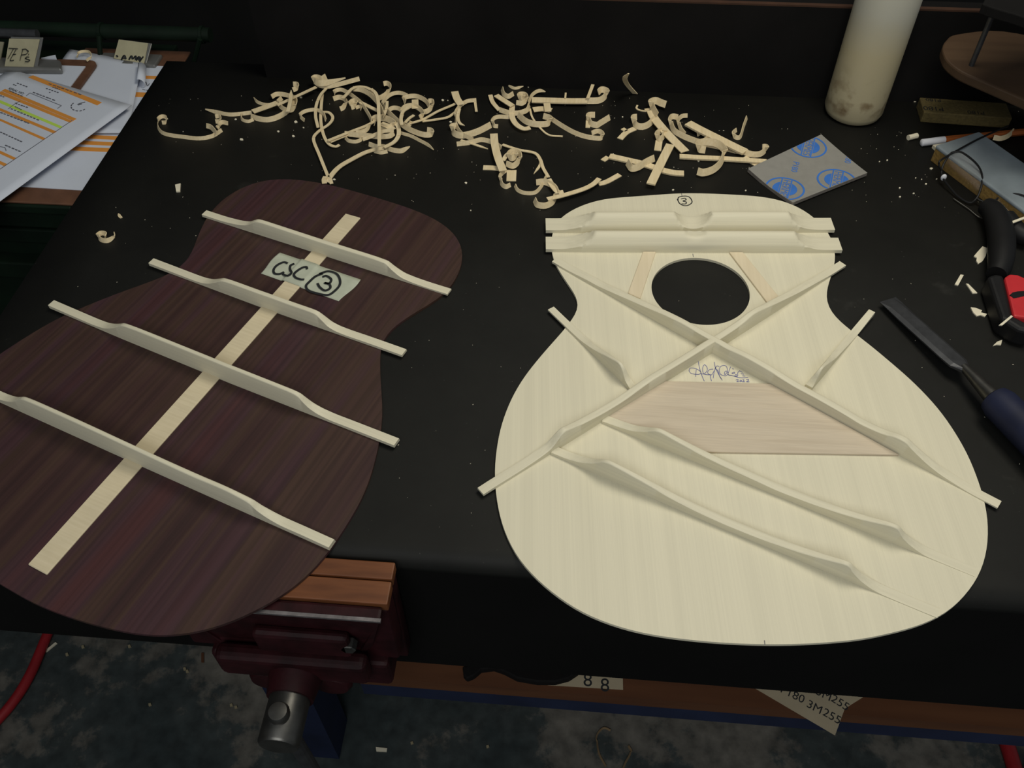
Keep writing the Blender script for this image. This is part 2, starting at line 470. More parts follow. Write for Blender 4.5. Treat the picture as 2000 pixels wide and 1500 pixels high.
back_px = [(567.5,349),(630,357.5),(680,370),(752,391),(806,408.5),(849,427),(880,448),(900,474),(905,500),(900,525),(886,554),(863,579.5),(820,605),(777.5,631),(757.5,648),(746,665),(742,682),(742,719),(745,770),(748,810),(740,870),(725,930),(705,980),(662,1050),(645.5,1074),(599,1128),(542,1170),(500,1192.5),(449,1216.5),(389,1234.5),(325,1242.5),(275,1240),(200,1225),(125,1202),(62,1177),(17,1150),(-38,1118),(-100,1075),(-150,1022),(-172,985),(-176,954),(-173,908),(-158,865),(-134,822),(-108,785),(-70,745),(-35,716),(0,691),(53,656.6),(106.6,624.6),(160,600.6),(226.6,574),(280,555),(330.6,536.6),(358,518),(372,502),(385,465),(400,430),(417,407),(442.5,382.5),(480,362.5),(517.5,351)]
def outline(px, n=220):
    P = [W(x, y, TOPZ) for x, y in px]
    return smooth_closed(resample(P, n, True), 5)
def plate(name, pts, hole, mat, parent, z0, z1):
    bm = bmesh.new()
    def loop(P, z): return [bm.verts.new((p.x, p.y, z)) for p in P]
    def edges(L): return [bm.edges.new((L[i], L[(i + 1) % len(L)])) for i in range(len(L))]
    loops = [pts] + ([hole] if hole else [])
    for z in (z0, z1):
        E = []
        for P in loops: E += edges(loop(P, z))
        bmesh.ops.triangle_fill(bm, edges=E, use_beauty=True)
    bm.verts.ensure_lookup_table()
    off = 0; tot = sum(len(P) for P in loops)
    for P in loops:
        n = len(P)
        for i in range(n):
            a, b = off + i, off + (i + 1) % n
            bm.faces.new((bm.verts[a], bm.verts[b], bm.verts[tot + b], bm.verts[tot + a]))
        off += n
    me_v = [v.co.copy() for v in bm.verts]; me_f = [[v.index for v in f.verts] for f in bm.faces]
    bm.verts.index_update()
    me_f = [[v.index for v in f.verts] for f in bm.faces]
    bm.free()
    return obj(name, me_v, me_f, mat, parent)

def brace(name, base_px, top_px_, width, mat, parent, zb=TOPZ, lean=.35, step=.0025, flat_end=None):
    """base_px: where the near face meets the plate; top_px_: upper edge of that near face.
    The height profile is read by meeting each pixel ray with the upright plane of the near face."""
    B = [W(x, y, zb) for x, y in base_px]
    A, Z = B[0], B[-1]
    ax = (Z - A); L = ax.length; ax.normalize()
    away = Vector((-ax.y, ax.x, 0))
    if away.y < 0: away = -away
    # small bow of the base line
    bow = [((b - A).dot(ax), (b - A).dot(away)) for b in B]
    def interp(tab, s):
        if s <= tab[0][0]: return tab[0][1]
        for (s0, v0), (s1, v1) in zip(tab, tab[1:]):
            if s <= s1: return v0 + (v1 - v0) * (s - s0) / max(s1 - s0, 1e-9)
        return tab[-1][1]
    prof = []
    for (x, y) in top_px_:
        s, off = 0, 0
        for _ in range(3):
            p = on_plane(x, y, A + away * off, away)
            s = (p - A).dot(ax); off = interp(bow, s)
        prof.append((s, max(p.z - ZB - zb, .0004)))
    prof.sort()
    # straight runs between the read points, only lightly rounded so that the scoops keep crisp crests
    pv = [Vector((s, h, 0)) for s, h in prof]
    for _ in range(2):
        q = [pv[0]]
        for a, b in zip(pv, pv[1:]):
            q += [a.lerp(b, .18), a.lerp(b, .82)]
        pv = q + [pv[-1]]
    tab = []
    for v in pv:
        if not tab or v.x > tab[-1][0] + 1e-5: tab.append((v.x, max(v.y, .0004)))
    return brace_mesh(name, A, ax, away, L, width, lambda s: interp(tab, s), lambda s: interp(bow, s), mat, parent, zb, lean, step)
def brace_mesh(name, A, ax, away, L, width, hf, of, mat, parent, zb, lean=.35, step=.0025, dome=None):
    n = max(8, int(L / step))
    us = [0, .06, .2, .35, .5, .65, .8, .94, 1.0]
    vs, fs = [], []
    for i in range(n + 1):
        s = L * i / n
        h, o = hf(s), of(s)
        if dome:
            ring = [(u, min(dome(u), h)) for u in us]
        else:
            w_top = 1 - lean * min(h / .02, 1.2)
            ring = []
            for u in us:
                e = min(1.0, h / .006)
                k = 1 - .05 * e * (abs(2 * u - 1) ** 6)
                ring.append((u * w_top, h * k))
        row = [(0.0, 0.0)] + ring + [(1.0, 0.0)]
        for (u, z) in row:
            vs.append(Vector((s, o + u * width, z)))
    k = len(us) + 2
    for i in range(n):
        for j in range(k - 1):
            fs.append([i * k + j, i * k + j + 1, (i + 1) * k + j + 1, (i + 1) * k + j])
        fs.append([i * k + k - 1, i * k, (i + 1) * k, (i + 1) * k + k - 1])
    fs.append(list(range(k))); fs.append(list(range(n * k, n * k + k)))
    if ax.x * away.y - ax.y * away.x < 0:          # keep a right-handed frame
        vs = [Vector((v.x, -v.y, v.z)) for v in vs]
    me = bpy.data.meshes.new(name); me.from_pydata(vs, [], fs); me.materials.append(mat); me.shade_smooth()
    bm = bmesh.new(); bm.from_mesh(me); bmesh.ops.recalc_face_normals(bm, faces=bm.faces)
    for e in bm.edges:
        if len(e.link_faces) == 2 and e.calc_face_angle(0) > math.radians(42): e.smooth = False
    bm.to_mesh(me); bm.free()
    o = bpy.data.objects.new(name, me); COL.objects.link(o); o.parent = parent
    o.location = Vector((A.x, A.y, ZB + zb)) - world_loc(parent)
    o.rotation_euler = (0, 0, math.atan2(ax.y, ax.x))
    return o

# --- spruce soundboard
top_out = outline(top_px)
ctr = sum(top_out, Vector()) / len(top_out)
axis_t = W(1494, 1259, TOPZ) - W(1331, 377, TOPZ)
ang_t = math.atan2(axis_t.y, axis_t.x) + HP
M['spruce'] = wood('spruce_soundboard', [(0.2, shade(SPR, .94)), (0.8, shade(SPR, 1.03))], rotz=ang_t, across=120, along=1.5, fine=(950, 5, .955))
hole_px = [(1272,570),(1275,548),(1290,527),(1320,510),(1360,504),(1400,508),(1430,522),(1452,548),(1461,580),(1457,600),(1440,620),(1410,632),(1380,635.5)]
HP_ = [W(x, y, TOPZ) for x, y in hole_px]
# least-squares circle
import numpy as np
A_ = np.array([[2 * p.x, 2 * p.y, 1] for p in HP_]); b_ = np.array([p.x ** 2 + p.y ** 2 for p in HP_])
cx, cy, cc = np.linalg.lstsq(A_, b_, rcond=None)[0]
hr = math.sqrt(cc + cx * cx + cy * cy)
hole = [Vector((cx + hr * math.cos(2 * math.pi * k / 96), cy + hr * math.sin(2 * math.pi * k / 96), 0)) for k in range(96)]
sb = tag(empty('guitar_soundboard', (ctr.x, ctr.y, ZB)), 'pale spruce guitar soundboard with round sound hole and X bracing, lying braces up', 'guitar top')
plate('spruce_plate', top_out, hole, M['spruce'], sb, ZB + .0002, ZB + TOPZ)
SX = M['spruce_x']
# X braces
brace('x_brace', [(1078, 514), (1389, 689), (1947, 994)],
      [(1078, 510.4), (1111, 529.5), (1145, 546), (1170, 560), (1204, 574.5), (1250, 594.6), (1298, 614.5), (1332, 631), (1377, 657.5), (1396, 667), (1422, 682), (1456, 697), (1499, 721.5), (1550, 754), (1601, 781), (1650, 809), (1682, 829), (1721, 846.5), (1750, 854), (1769, 863.5), (1784, 880), (1810, 905.6), (1835, 926), (1861, 943), (1895, 964), (1947, 991)], .0085, SX, sb)
brace('x_brace', [(1651, 522), (1400, 684), (944.6, 969)],
      [(1651, 519), (1626, 535.5), (1601, 549), (1558, 572.5), (1516, 592.5), (1475, 611), (1448, 634.5), (1413, 658), (1393, 669), (1349, 697), (1315, 718), (1272, 743.5), (1217, 784), (1175, 809), (1137, 828.4), (1115, 837.8), (1104, 842), (1095, 852), (1078, 876), (1059, 891), (1039, 905), (1013, 922), (967, 950.5), (944.6, 965.5)], .0085, SX, sb)
# lower tone bars
brace('tone_bar', [(1175, 826.5), (1500, 962), (1903, 1126.5)],
      [(1175.5, 822.5), (1211, 835), (1236, 842), (1262, 843), (1284, 841), (1321, 861.6), (1364, 885.4), (1415, 911), (1466, 934), (1522, 960), (1590, 985.5), (1641, 1002.5), (1692, 1017), (1753, 1030.5), (1762, 1049), (1776, 1063.7), (1793, 1077), (1808, 1086.5), (1850, 1104), (1901, 1125)], .0085, SX, sb, lean=.5)
brace('tone_bar', [(1076, 888), (1415, 1035), (1830, 1207.5)],
      [(1078, 884.5), (1107, 896.4), (1132, 903), (1158, 905), (1183, 902), (1217, 920), (1262, 945), (1313, 975), (1364, 1001), (1418, 1025.5), (1488, 1053.5), (1556, 1077), (1615, 1094), (1658, 1104.5), (1666, 1118), (1680, 1133.4), (1699, 1148.5), (1717, 1159), (1760, 1177.5), (1829, 1206)], .0085, SX, sb, lean=.5)
# side braces
brace('side_brace', [(1070, 607), (1231, 764.6)], [(1070, 604.5), (1111, 644), (1136, 667), (1162, 684), (1187, 696.6), (1209, 709), (1216, 723), (1220, 741.6), (1231.5, 761.5)], .0075, SX, sb, lean=.6)
brace('side_brace', [(1706.4, 617), (1584, 764)], [(1706, 614), (1674, 655.5), (1648, 683.5), (1631, 701), (1618, 710), (1607, 719), (1599, 733), (1592, 748.6), (1584, 761.5)], .0075, SX, sb, lean=.6)
# two broad rounded transverse braces
def transverse(base, cuts, dome_h, wall):
    A, Z = W(base[0][0], base[0][1], TOPZ), W(base[1][0], base[1][1], TOPZ)
    ax = Z - A; L = ax.length; ax.normalize(); away = Vector((-ax.y, ax.x, 0))
    tab = []
    for x, h in cuts:
        y = base[0][1] + (base[1][1] - base[0][1]) * (x - base[0][0]) / (base[1][0] - base[0][0])
        tab.append(((W(x, y, TOPZ) - A).dot(ax), h / 1000.))
    pv = []
    for v in catmull([Vector((s, h, 0)) for s, h in tab], 5):
        if not pv or v.x > pv[-1][0] + 1e-5: pv.append((v.x, max(.003, v.y)))
    def hf(s):
        if s <= pv[0][0]: return pv[0][1]
        for (s0, v0), (s1, v1) in zip(pv, pv[1:]):
            if s <= s1: return v0 + (v1 - v0) * (s - s0) / (s1 - s0)
        return pv[-1][1]
    def dome(u):
        return wall + (dome_h - wall) * max(0, 1 - abs((u - .56) / .56 if u < .56 else (u - .56) / .46) ** 2.1)
    o = brace_mesh('transverse_brace', A, ax, away, L, .0195, hf, lambda s: 0.0, SX, sb, TOPZ, dome=dome, step=.002)
    return o
transverse([(1066, 455.3), (1629, 454.5)], [(1066, 4), (1095, 4), (1112, 5), (1130, 7.5), (1147, 11.5), (1158, 16), (1165, 21), (1180, 21), (1300, 21), (1311, 21), (1318, 16), (1328, 10), (1340, 6.5), (1352, 5.5), (1364, 6.5), (1376, 10), (1386, 16), (1393, 21), (1405, 21), (1520, 21), (1533, 21), (1541, 15), (1552, 10), (1566, 6.5), (1582, 4.5), (1600, 4), (1629, 4)], .0185, .0075)
transverse([(1066, 492.3), (1643.5, 494.3)], [(1066, 4), (1095, 4), (1112, 5), (1130, 7.5), (1147, 11.5), (1158, 16), (1167, 21), (1180, 21), (1320, 21), (1331, 19), (1340, 16.5), (1356, 15), (1372, 16.5), (1381, 19), (1392, 21), (1530, 21), (1545, 21), (1553, 15), (1564, 10), (1580, 6.5), (1596, 4.5), (1612, 4), (1643, 4)], .0185, .0075)
# flat finger braces beside the hole and the maple bridge plate
def slab(name, px, z0, z1, mat, parent, bev=.0004):
    P = [W(x, y, z1) for x, y in px]
    mb = MB(); mb.prism(P, ZB + z0, ZB + z1)
    o = mb.build(name, mat, parent)
    if bev: bevel(o, bev, 1)
    return o
M['spruce_f'] = wood('spruce_finger', [(0.25, (.64, .545, .375)), (0.75, (.70, .605, .43))], rotz=0, across=260, along=5)
slab('finger_brace', [(1256, 491), (1281, 491), (1250.5, 583), (1226.5, 572)], TOPZ - .0005, TOPZ + .002, M['spruce_f'], sb)
slab('finger_brace', [(1424.5, 492), (1451, 492), (1521, 579), (1500, 592)], TOPZ - .0005, TOPZ + .002, M['spruce_f'], sb)
slab('bridge_plate', [(1300, 744), (1505, 749), (1757, 888), (1379, 882), (1190, 819), (1184, 812)], TOPZ - .0005, TOPZ + .0022, M['maple'], sb)
# seam marks, signature and number
def pp(z, x0, y0, s, pts): return [W(x, y, z) for x, y in cr(x0, y0, s, pts)]
ZI = TOPZ + .0001
sig = [[(360, 440), (375, 395), (440, 390), (520, 415), (590, 470), (560, 510), (470, 510), (400, 495), (365, 460), (358, 430)],
       [(540, 250), (560, 380), (610, 540), (655, 645)], [(500, 420), (490, 490), (488, 555)],
       [(590, 500), (650, 505), (710, 440), (705, 370), (660, 325), (625, 380), (625, 450), (650, 505), (720, 520), (770, 520)],
       [(830, 410), (760, 420), (720, 470), (745, 510), (800, 520), (850, 440)], [(775, 515), (780, 580), (795, 640)],
       [(850, 270), (870, 370), (930, 500), (1005, 628)], [(880, 370), (850, 460), (830, 585)], [(860, 400), (920, 440), (960, 560), (990, 600)],
       [(950, 360), (900, 350), (870, 400)], [(1000, 530), (960, 490), (950, 400), (1000, 345), (1070, 345), (1105, 400), (1100, 470), (1060, 520), (1055, 465), (1090, 450), (1120, 490), (1080, 540), (1000, 530)],
       [(1170, 365), (1145, 430), (1120, 500), (1140, 530), (1200, 535)], [(1200, 400), (1230, 410)], [(1190, 490), (1240, 470), (1250, 490), (1200, 500)],
       [(1250, 545), (1275, 515), (1300, 555), (1250, 550)], [(1310, 540), (1310, 480), (1350, 440)], [(1350, 450), (1400, 475)], [(1370, 500), (1430, 510)], [(1400, 540), (1455, 548)],
       [(1120, 520), (1230, 545), (1330, 575), (1430, 580), (1510, 570)],
       [(1275, 625), (1300, 610), (1320, 625), (1290, 655), (1335, 655)], [(1350, 635), (1375, 625), (1385, 650), (1355, 655), (1350, 635)],
       [(1400, 620), (1430, 620), (1425, 640), (1400, 658), (1450, 658)], [(1475, 615), (1515, 610), (1520, 630), (1480, 658), (1535, 658)]]
strokes('signature', [pp(ZI, 1310, 680, 10, l) for l in sig], .00045, M['ink_blue'], sb)
num = [[(900, 115), (905, 98), (940, 92), (965, 100), (977, 125), (955, 142), (930, 143), (908, 130), (897, 108)],
       [(918, 108), (938, 104), (944, 112), (928, 119), (945, 124), (942, 134), (920, 134)]]
strokes('number_mark', [pp(ZI, 1000, 350, 2.778, l) for l in num], .0011, M['ink_black'], sb)
seam = [[(1331, 378), (1332.5, 384)], [(1493, 1251), (1494, 1259)], [(1353, 496), (1354.5, 502)]]
for l in seam: strokes('centre_tick', [[W(x, y, ZI) for x, y in l]], .0005, M['print_grey'], sb)

# --- rosewood back
back_out = outline(back_px)
ctrb = sum(back_out, Vector()) / len(back_out)
sa, sb_ = W(689.5, 420.5, TOPZ), W(72, 1111.5, TOPZ)
ang_b = math.atan2((sa - sb_).y, (sa - sb_).x) - HP
M['rosewood'] = wood('rosewood_plate', [(0.28, (.022, .013, .0135)), (0.42, (.049, .023, .021)), (0.50, (.060, .032, .023)), (0.58, (.054, .025, .029)), (0.78, (.076, .026, .024))], rotz=ang_b, across=26, along=1.1, detail=5, rough=.5, spec=.35, fine=(260, 4, .72))
bk = tag(empty('rosewood_guitar_back', (ctrb.x, ctrb.y, ZB)), 'dark reddish rosewood guitar back with pale centre strip and four cross braces', 'guitar back')
plate('rosewood_plate', back_out, None, M['rosewood'], bk, ZB + .0002, ZB + TOPZ)
BL = dict(lean=.45)
brace('cross_brace', [(395.5, 423.5), (606.5, 491), (874, 577.5)], [(395.6, 419.5), (435, 432.5), (464, 439), (481, 439.8), (492, 435), (501, 431.9), (560, 451.5), (623.6, 472.6), (751.8, 512.5), (763, 525.3), (783, 542.4), (806, 552.4), (834.5, 562.4), (874, 574.5)], .0088, SX, bk, **BL)
brace('cross_brace', [(292, 519), (510, 600.5), (785.5, 697.5)], [(292, 514.5), (335, 531), (380, 548.5), (395, 553), (407, 554), (422, 550.8), (434.8, 547.8), (528.5, 581.5), (565, 595), (614.5, 612), (625, 622), (640, 637.8), (655, 647), (677.5, 656), (715, 668.5), (786, 694)], .0088, SX, bk, **BL)
brace('cross_brace', [(97, 602), (240, 662.7), (450, 749), (770.5, 874.5)], [(97, 597.5), (138, 615.5), (180.5, 634), (201, 641), (214.5, 641), (226.4, 638.9), (240, 635), (410, 703.5), (450, 719.6), (518, 746.8), (579, 771.4), (591, 785), (603, 797), (620, 808.8), (645.5, 821.5), (688, 837.5), (770.5, 870)], .0088, SX, bk, **BL)
brace('cross_brace', [(-118, 733), (0, 786), (241.7, 895.5), (643.7, 1075)], [(-118, 728), (-60, 754), (0, 781), (20, 785), (33, 782), (43, 779), (166, 834), (370, 929), (438, 957), (487, 983), (499, 995.6), (523, 1012.6), (548.5, 1027), (591, 1045.5), (643.5, 1070)], .0088, SX, bk, **BL)
M['spruce_strip'] = wood('spruce_strip', [(0.25, (.62, .53, .35)), (0.75, (.70, .605, .42))], rotz=ang_b + HP, across=420, along=18, fine=(90, 60, .95))
zst = TOPZ + .0016
strip = slab('centre_strip', [(675, 416.5), (704, 424.7), (90.7, 1121.7), (54, 1101.7)], TOPZ - .0004, zst, M['spruce_strip'], bk, bev=.0006)
# masking tape label over the strip
cq = [W(546.6, 494, TOPZ), W(704.8, 546.7, TOPZ), W(663.5, 589.5, TOPZ), W(508, 534, TOPZ)]
sdir = (sb_ - sa).normalized(); snor = Vector((-sdir.y, sdir.x, 0)); half = .0098
def strip_h(p):
    d = abs((p - sa).dot(snor))
    k = min(max((d - half + .0002) / .003, 0), 1)
    return TOPZ + .00035 + (zst - TOPZ) * (1 - k) ** 1.5
vs, fs = [], []
NU, NV = 90, 8
def tape_p(u, v):
    wob = .0012 * math.sin(v * 5.0) * (1 if u > .5 else -1) * (abs(2 * u - 1) ** 6)
    p = (cq[0].lerp(cq[1], u)).lerp(cq[3].lerp(cq[2], u), v) + (cq[1] - cq[0]).normalized() * wob
    return Vector((p.x, p.y, ZB + strip_h(p)))
for j in range(NV + 1):
    for i in range(NU + 1): vs.append(tape_p(i / NU, j / NV))
for j in range(NV):
    for i in range(NU):
        a = j * (NU + 1) + i; fs.append([a, a + 1, a + NU + 2, a + NU + 1])
tape = obj('tape_label', vs, fs, M['tape'], bk, smooth=True)
so = tape.modifiers.new('thickness', 'SOLIDIFY'); so.thickness = .0003; so.offset = 0
def on_tape(x0, y0, s, pts):
    out = []
    for x, y in cr(x0, y0, s, pts):
        p = W(x, y, TOPZ + .001)
        z = strip_h(p); p = W(x, y, z)
        out.append(Vector((p.x, p.y, ZB + strip_h(p) + .0008)))
    return out
csc = [[(745, 475), (715, 468), (670, 490), (648, 520), (655, 545), (690, 548), (720, 535)], [(790, 478), (765, 490), (760, 515), (770, 540), (745, 560), (715, 552), (712, 540)],
       [(878, 515), (870, 500), (835, 510), (790, 545), (795, 570), (830, 585), (858, 585)],
       [(985, 545), (935, 565), (895, 600), (870, 630), (885, 660), (940, 680), (1015, 693), (1060, 670), (1100, 625), (1100, 580), (1075, 545), (1020, 530), (960, 548)],
       [(982, 568), (1010, 562), (1042, 585), (1030, 612), (998, 610), (1030, 620), (1035, 645), (1000, 662), (965, 640), (948, 612)]]
strokes('label_writing', [on_tape(350, 380, 3.509, l) for l in csc], .0025, M['ink_black'], tape, n=8)

# ------------------------------------------------------------------ vise on the bench front
vz = -.0005
def wv(x, y, z): return W(x, y, z)
jr = W(773, 1093, vz).x                      # right end of the jaws
jl = jr - .178
y0 = FRONT - .002
y1 = W(768, 1134, vz).y; y2 = W(759, 1181, vz).y; y3 = W(753, 1212, vz).y
vise = tag(empty('bench_vise', ((jl + jr) / 2, (y0 + y3) / 2, ZB - .2)), 'dark red iron bench vise with wooden jaw faces and steel screw head', 'vise')
for (ya, yb, nm) in ((y1 + .0008, y0, 'jaw_face'), (y2, y1 - .0008, 'jaw_face')):
    mb = MB(); mb.lim(jl, jr, ya, yb, ZB - .011, ZB + vz); bevel(mb.build(nm, M['jaw_wood'], vise), .0010, 2)
# front jaw casting: tapered plate with rim
mb = MB()
xs = [(jl + .004, jr - .003)]
sec = [(y2 - .0002, -.003, 0), (y3, -.003, 0), (y3 + .004, -.022, -.004), (y3 + .010, -.075, -.020), (y3 + .004, -.095, -.035), (y2 - .0002, -.098, -.035)]
n = len(sec)
vs = []
for sx in (0, 1):
    for (yy, zz, ins) in sec:
        x = (jl + .004 - ins) if sx == 0 else (jr - .003 + ins)
        vs.append(Vector((x, yy, ZB + zz)))
mb.add(vs, [list(range(n)), list(range(n, 2 * n))] + [[i, (i + 1) % n, n + (i + 1) % n, n + i] for i in range(n)])
front_jaw = bevel(mb.build('front_jaw', M['vise_red'], vise), .003, 2)
mb = MB(); mb.lim(jl + .004, jr - .003, y3 - .0006, y3 + .0022, ZB - .0045, ZB - .0024); mb.build('worn_edge', M['vise_bare'], front_jaw)
xc = W(545, 1420, -.09).x
mb = MB(); mb.lim(jl + .002, jr - .001, y2, y1 - .001, ZB - .098, ZB - .0115); bevel(mb.build('jaw_support', M['vise_red'], vise), .002, 2)
# flange, ribs and bosses
mb = MB(); mb.lim(xc - .062, xc + .062, y3 - .010, y3 + .006, ZB - .104, ZB - .070); bevel(mb.build('flange', M['vise_red'], vise), .006, 3)
mb = MB(); mb.lim(xc - .024, xc + .052, y3 - .004, y3 + .006, ZB - .066, ZB - .034); bevel(mb.build('casting_rib', M['vise_red'], vise), .004, 2)
hexb = W(683, 1241, -.045)
mb = MB(); mb.tube([Vector((hexb.x, y3 + .005, ZB - .05)), Vector((hexb.x, y3 - .004, ZB - .05))], .0065, 6); bevel(mb.build('bolt', M['steel'], vise), .0008, 1)
SZc = -.100
zc = ZB + SZc
yb0 = W(560, 1352, SZc + .014).y
ye = W(545, 1462, SZc - .004).y
mb = MB(); mb.tube([Vector((xc, y3 + .006, zc)), Vector((xc, y3 - .004, zc)), Vector((xc, yb0, zc))], [.026, .023, .019], 28)
mb.build('screw_boss', M['vise_red'], vise, smooth=True)
mb = MB(); mb.tube([Vector((xc, yb0 + .001, zc)), Vector((xc, ye + .002, zc)), Vector((xc, ye, zc))], [.0165, .0165, .0150], 32)
hd = mb.build('screw_head', M['steel'], vise, smooth=True)
yk = (yb0 + ye) / 2
mb = MB(); mb.tube([Vector((xc, yk, zc + .016)), Vector((xc, yk, zc + .021)), Vector((xc, yk, zc + .0245)), Vector((xc, yk, zc + .0250))], [.0082, .0088, .0072, .0040], 20)
mb.build('handle_end', M['steel'], vise, smooth=True)
mb = MB(); mb.tube([Vector((xc, yk, zc - .012)), Vector((xc + .008, yk - .006, zc - .20))], .0065, 14); mb.build('handle_bar', M['steel_blade'], vise)
ball('handle_knob', Vector((xc + .008, yk - .006, zc - .205)), .010, M['steel_blade'], vise)
rx = W(645, 1345, -.115).x
for gx in (rx, 2 * xc - rx):
    mb = MB(); mb.tube([Vector((gx, y0 + .05, ZB - .118)), Vector((gx, y3 - .004, ZB - .118)), Vector((gx, y3 - .008, ZB - .118))], [.017, .017, .014], 20)
    mb.build('guide_rod', M['vise_red'], vise, smooth=True)
mb = MB(); mb.lim(xc - .075, xc + .075, y3 + .004, y0 + .045, ZB - .135, ZB - .095); bevel(mb.build('carriage', M['vise_red'], vise), .004, 2)
mb = MB(); mb.lim(jl + .002, jr - .001, y1, y0 - .0006, ZB - .14, ZB - .0115); bevel(mb.build('rear_jaw', M['vise_red'], vise), .002, 2)

# ------------------------------------------------------------------ bottle
bc = W(1664, 220)
br = .0345
prof = [(.0, .003), (br - .012, .0015), (br - .006, .0), (br - .002, .003), (br, .009), (br, .03), (br, .12), (br, .185), (br - .004, .198), (br - .014, .210), (.014, .218), (.013, .232)]
def lathe(name, c, prof, mat, parent=None, n=48):
    vs, fs = [], []
    for r, z in prof:
        for k in range(n):
            a = 2 * math.pi * k / n
            vs.append(c + Vector((r * math.cos(a), r * math.sin(a), z)))
    for i in range(len(prof) - 1):
        for k in range(n):
            fs.append([i * n + k, i * n + (k + 1) % n, (i + 1) * n + (k + 1) % n, (i + 1) * n + k])
    fs.append(list(range((len(prof) - 1) * n, len(prof) * n)))
    o = obj(name, vs, fs, mat, parent, True, origin=c)
    return o
bot = tag(empty('glue_bottle', (bc.x, bc.y, ZB)), 'tall milky plastic glue bottle with brown smears near its base, standing before the black board', 'bottle')
lathe('bottle_body', bc, prof, M['bottle'], bot)
lathe('nozzle_cap', bc + Vector((0, 0, .231)), [(.0, 0), (.016, 0), (.016, .018), (.010, .022), (.004, .05), (.003, .052)], M['pencil_orange'], bot, 24)

# ------------------------------------------------------------------ grey sanding pad with blue print
padz = .0055
pad = tag(empty('sanding_pad', W(1575, 333)), 'grey foam sanding pad printed with blue ring logos, corner resting on the soundboard', 'sanding pad')
pc = [W(1604, 263, padz), W(1694, 338, padz), W(1548.8, 396, padz), W(1461, 330, padz)]
def pad_z(u, v): return padz + .0025 * (4 * (u - .5) ** 2 - .55) * .35 - .0016 * (1 - abs(2 * u - 1)) * v
def pad_pt(u, v, dz=0):
    p = (pc[0].lerp(pc[1], u)).lerp(pc[3].lerp(pc[2], u), v)
    return Vector((p.x, p.y, ZB + pad_z(u, v) + dz))
vs, fs, fm = [], [], []
NU, NV = 14, 14
for dz in (0, -.0042):
    for j in range(NV + 1):
        for i in range(NU + 1): vs.append(pad_pt(i / NU, j / NV, dz))
Kp = (NU + 1) * (NV + 1)
for j in range(NV):
    for i in range(NU):
        a = j * (NU + 1) + i
        fs.append([a, a + 1, a + NU + 2, a + NU + 1]); fm.append(0)
        fs.append([Kp + a, Kp + a + NU + 1, Kp + a + NU + 2, Kp + a + 1]); fm.append(1)
rim = [i for i in range(NU + 1)] + [j * (NU + 1) + NU for j in range(1, NV + 1)] + [NV * (NU + 1) + i for i in range(NU - 1, -1, -1)] + [j * (NU + 1) for j in range(NV - 1, 0, -1)]
for a, b in zip(rim, rim[1:] + rim[:1]):
    fs.append([a, b, Kp + b, Kp + a]); fm.append(1)
obj('foam_slab', vs, fs, None, pad, mats=[M['pad_grey'], M['pad_side']], fmat=fm)
pu, pv_ = (pc[1] - pc[0]), (pc[3] - pc[0])
def pad_uv(p):
    # invert the (nearly affine) quad
    d = p - pc[0]
    det = pu.x * pv_.y - pu.y * pv_.x
    u = (d.x * pv_.y - d.y * pv_.x) / det; v = (pu.x * d.y - pu.y * d.x) / det
    for _ in range(4):
        q = (pc[0].lerp(pc[1], u)).lerp(pc[3].lerp(pc[2], u), v); e = p - q
        u += (e.x * pv_.y - e.y * pv_.x) / det; v += (pu.x * e.y - pu.y * e.x) / det
    return u, v
def clip_to_pad(name, vs, fs):
    """flat print in the pad plane, cut at the pad's edges, laid on its surface"""
    bm = bmesh.new()
    bv = [bm.verts.new(v) for v in vs]
    for f in fs:
        try: bm.faces.new([bv[i] for i in f])
        except ValueError: pass
    c = sum(pc, Vector()) / 4
    for i in range(4):
        a, b = pc[i], pc[(i + 1) % 4]
        t = b - a; nrm = Vector((t.y, -t.x, 0)).normalized()
        if nrm.dot(c - a) > 0: nrm = -nrm
        bmesh.ops.bisect_plane(bm, geom=bm.verts[:] + bm.edges[:] + bm.faces[:], plane_co=a - nrm * .0004, plane_no=nrm, clear_outer=True)
    bm.verts.index_update()
    out_v = []
    for v in bm.verts:
        u, w = pad_uv(v.co); out_v.append(pad_pt(u, w, .00022))
    out_f = [[v.index for v in f.verts] for f in bm.faces]
    bm.free()
    return obj(name, out_v, out_f, M['print_blue'], pad)
bdir = (W(*cr(1460, 250, 8.333, [(560, 1100)])[0], padz) - W(*cr(1460, 250, 8.333, [(632, 830)])[0], padz)).normalized()
bup = Vector((-bdir.y, bdir.x, 0))
if bup.x < 0: bup = -bup
def logo(cxy):
    c = W(*cr(1460, 250, 8.333, [cxy])[0], padz)
    R = .0215
    def pt(r, a): return c + bdir * (r * math.cos(a)) + bup * (r * math.sin(a))
    mb = MB(); n = 48
    vs = []
    for k in range(n): vs += [pt(R, 2 * math.pi * k / n), pt(R * .90, 2 * math.pi * k / n)]
    mb.add(vs, [[2 * k, 2 * k + 1, (2 * k + 3) % (2 * n), (2 * k + 2) % (2 * n)] for k in range(n)])
    rd = R * .62; bh = R * .30
    a0 = math.asin(bh / rd)
    for sgn in (1, -1):
        arc = [pt(rd, sgn * (a0 + (math.pi - 2 * a0) * k / 20)) for k in range(21)]
        mb.add(arc, [list(range(21))])
    for o_ in (bh * .82, -bh * .82):
        e = math.sqrt((R * .92) ** 2 - o_ ** 2)
        a, b = c - bdir * e + bup * o_, c + bdir * e + bup * o_
        hw = bup * (R * .035)
        mb.add([a + hw, b + hw, b - hw, a - hw], [[0, 1, 2, 3]])
    tv, tf = text_mesh('HERMES', .0115)
    mb.add([c + bdir * (v.x * .86) + bup * v.y for v in tv], tf)
    clip_to_pad('ring_logo', mb.v, mb.f)
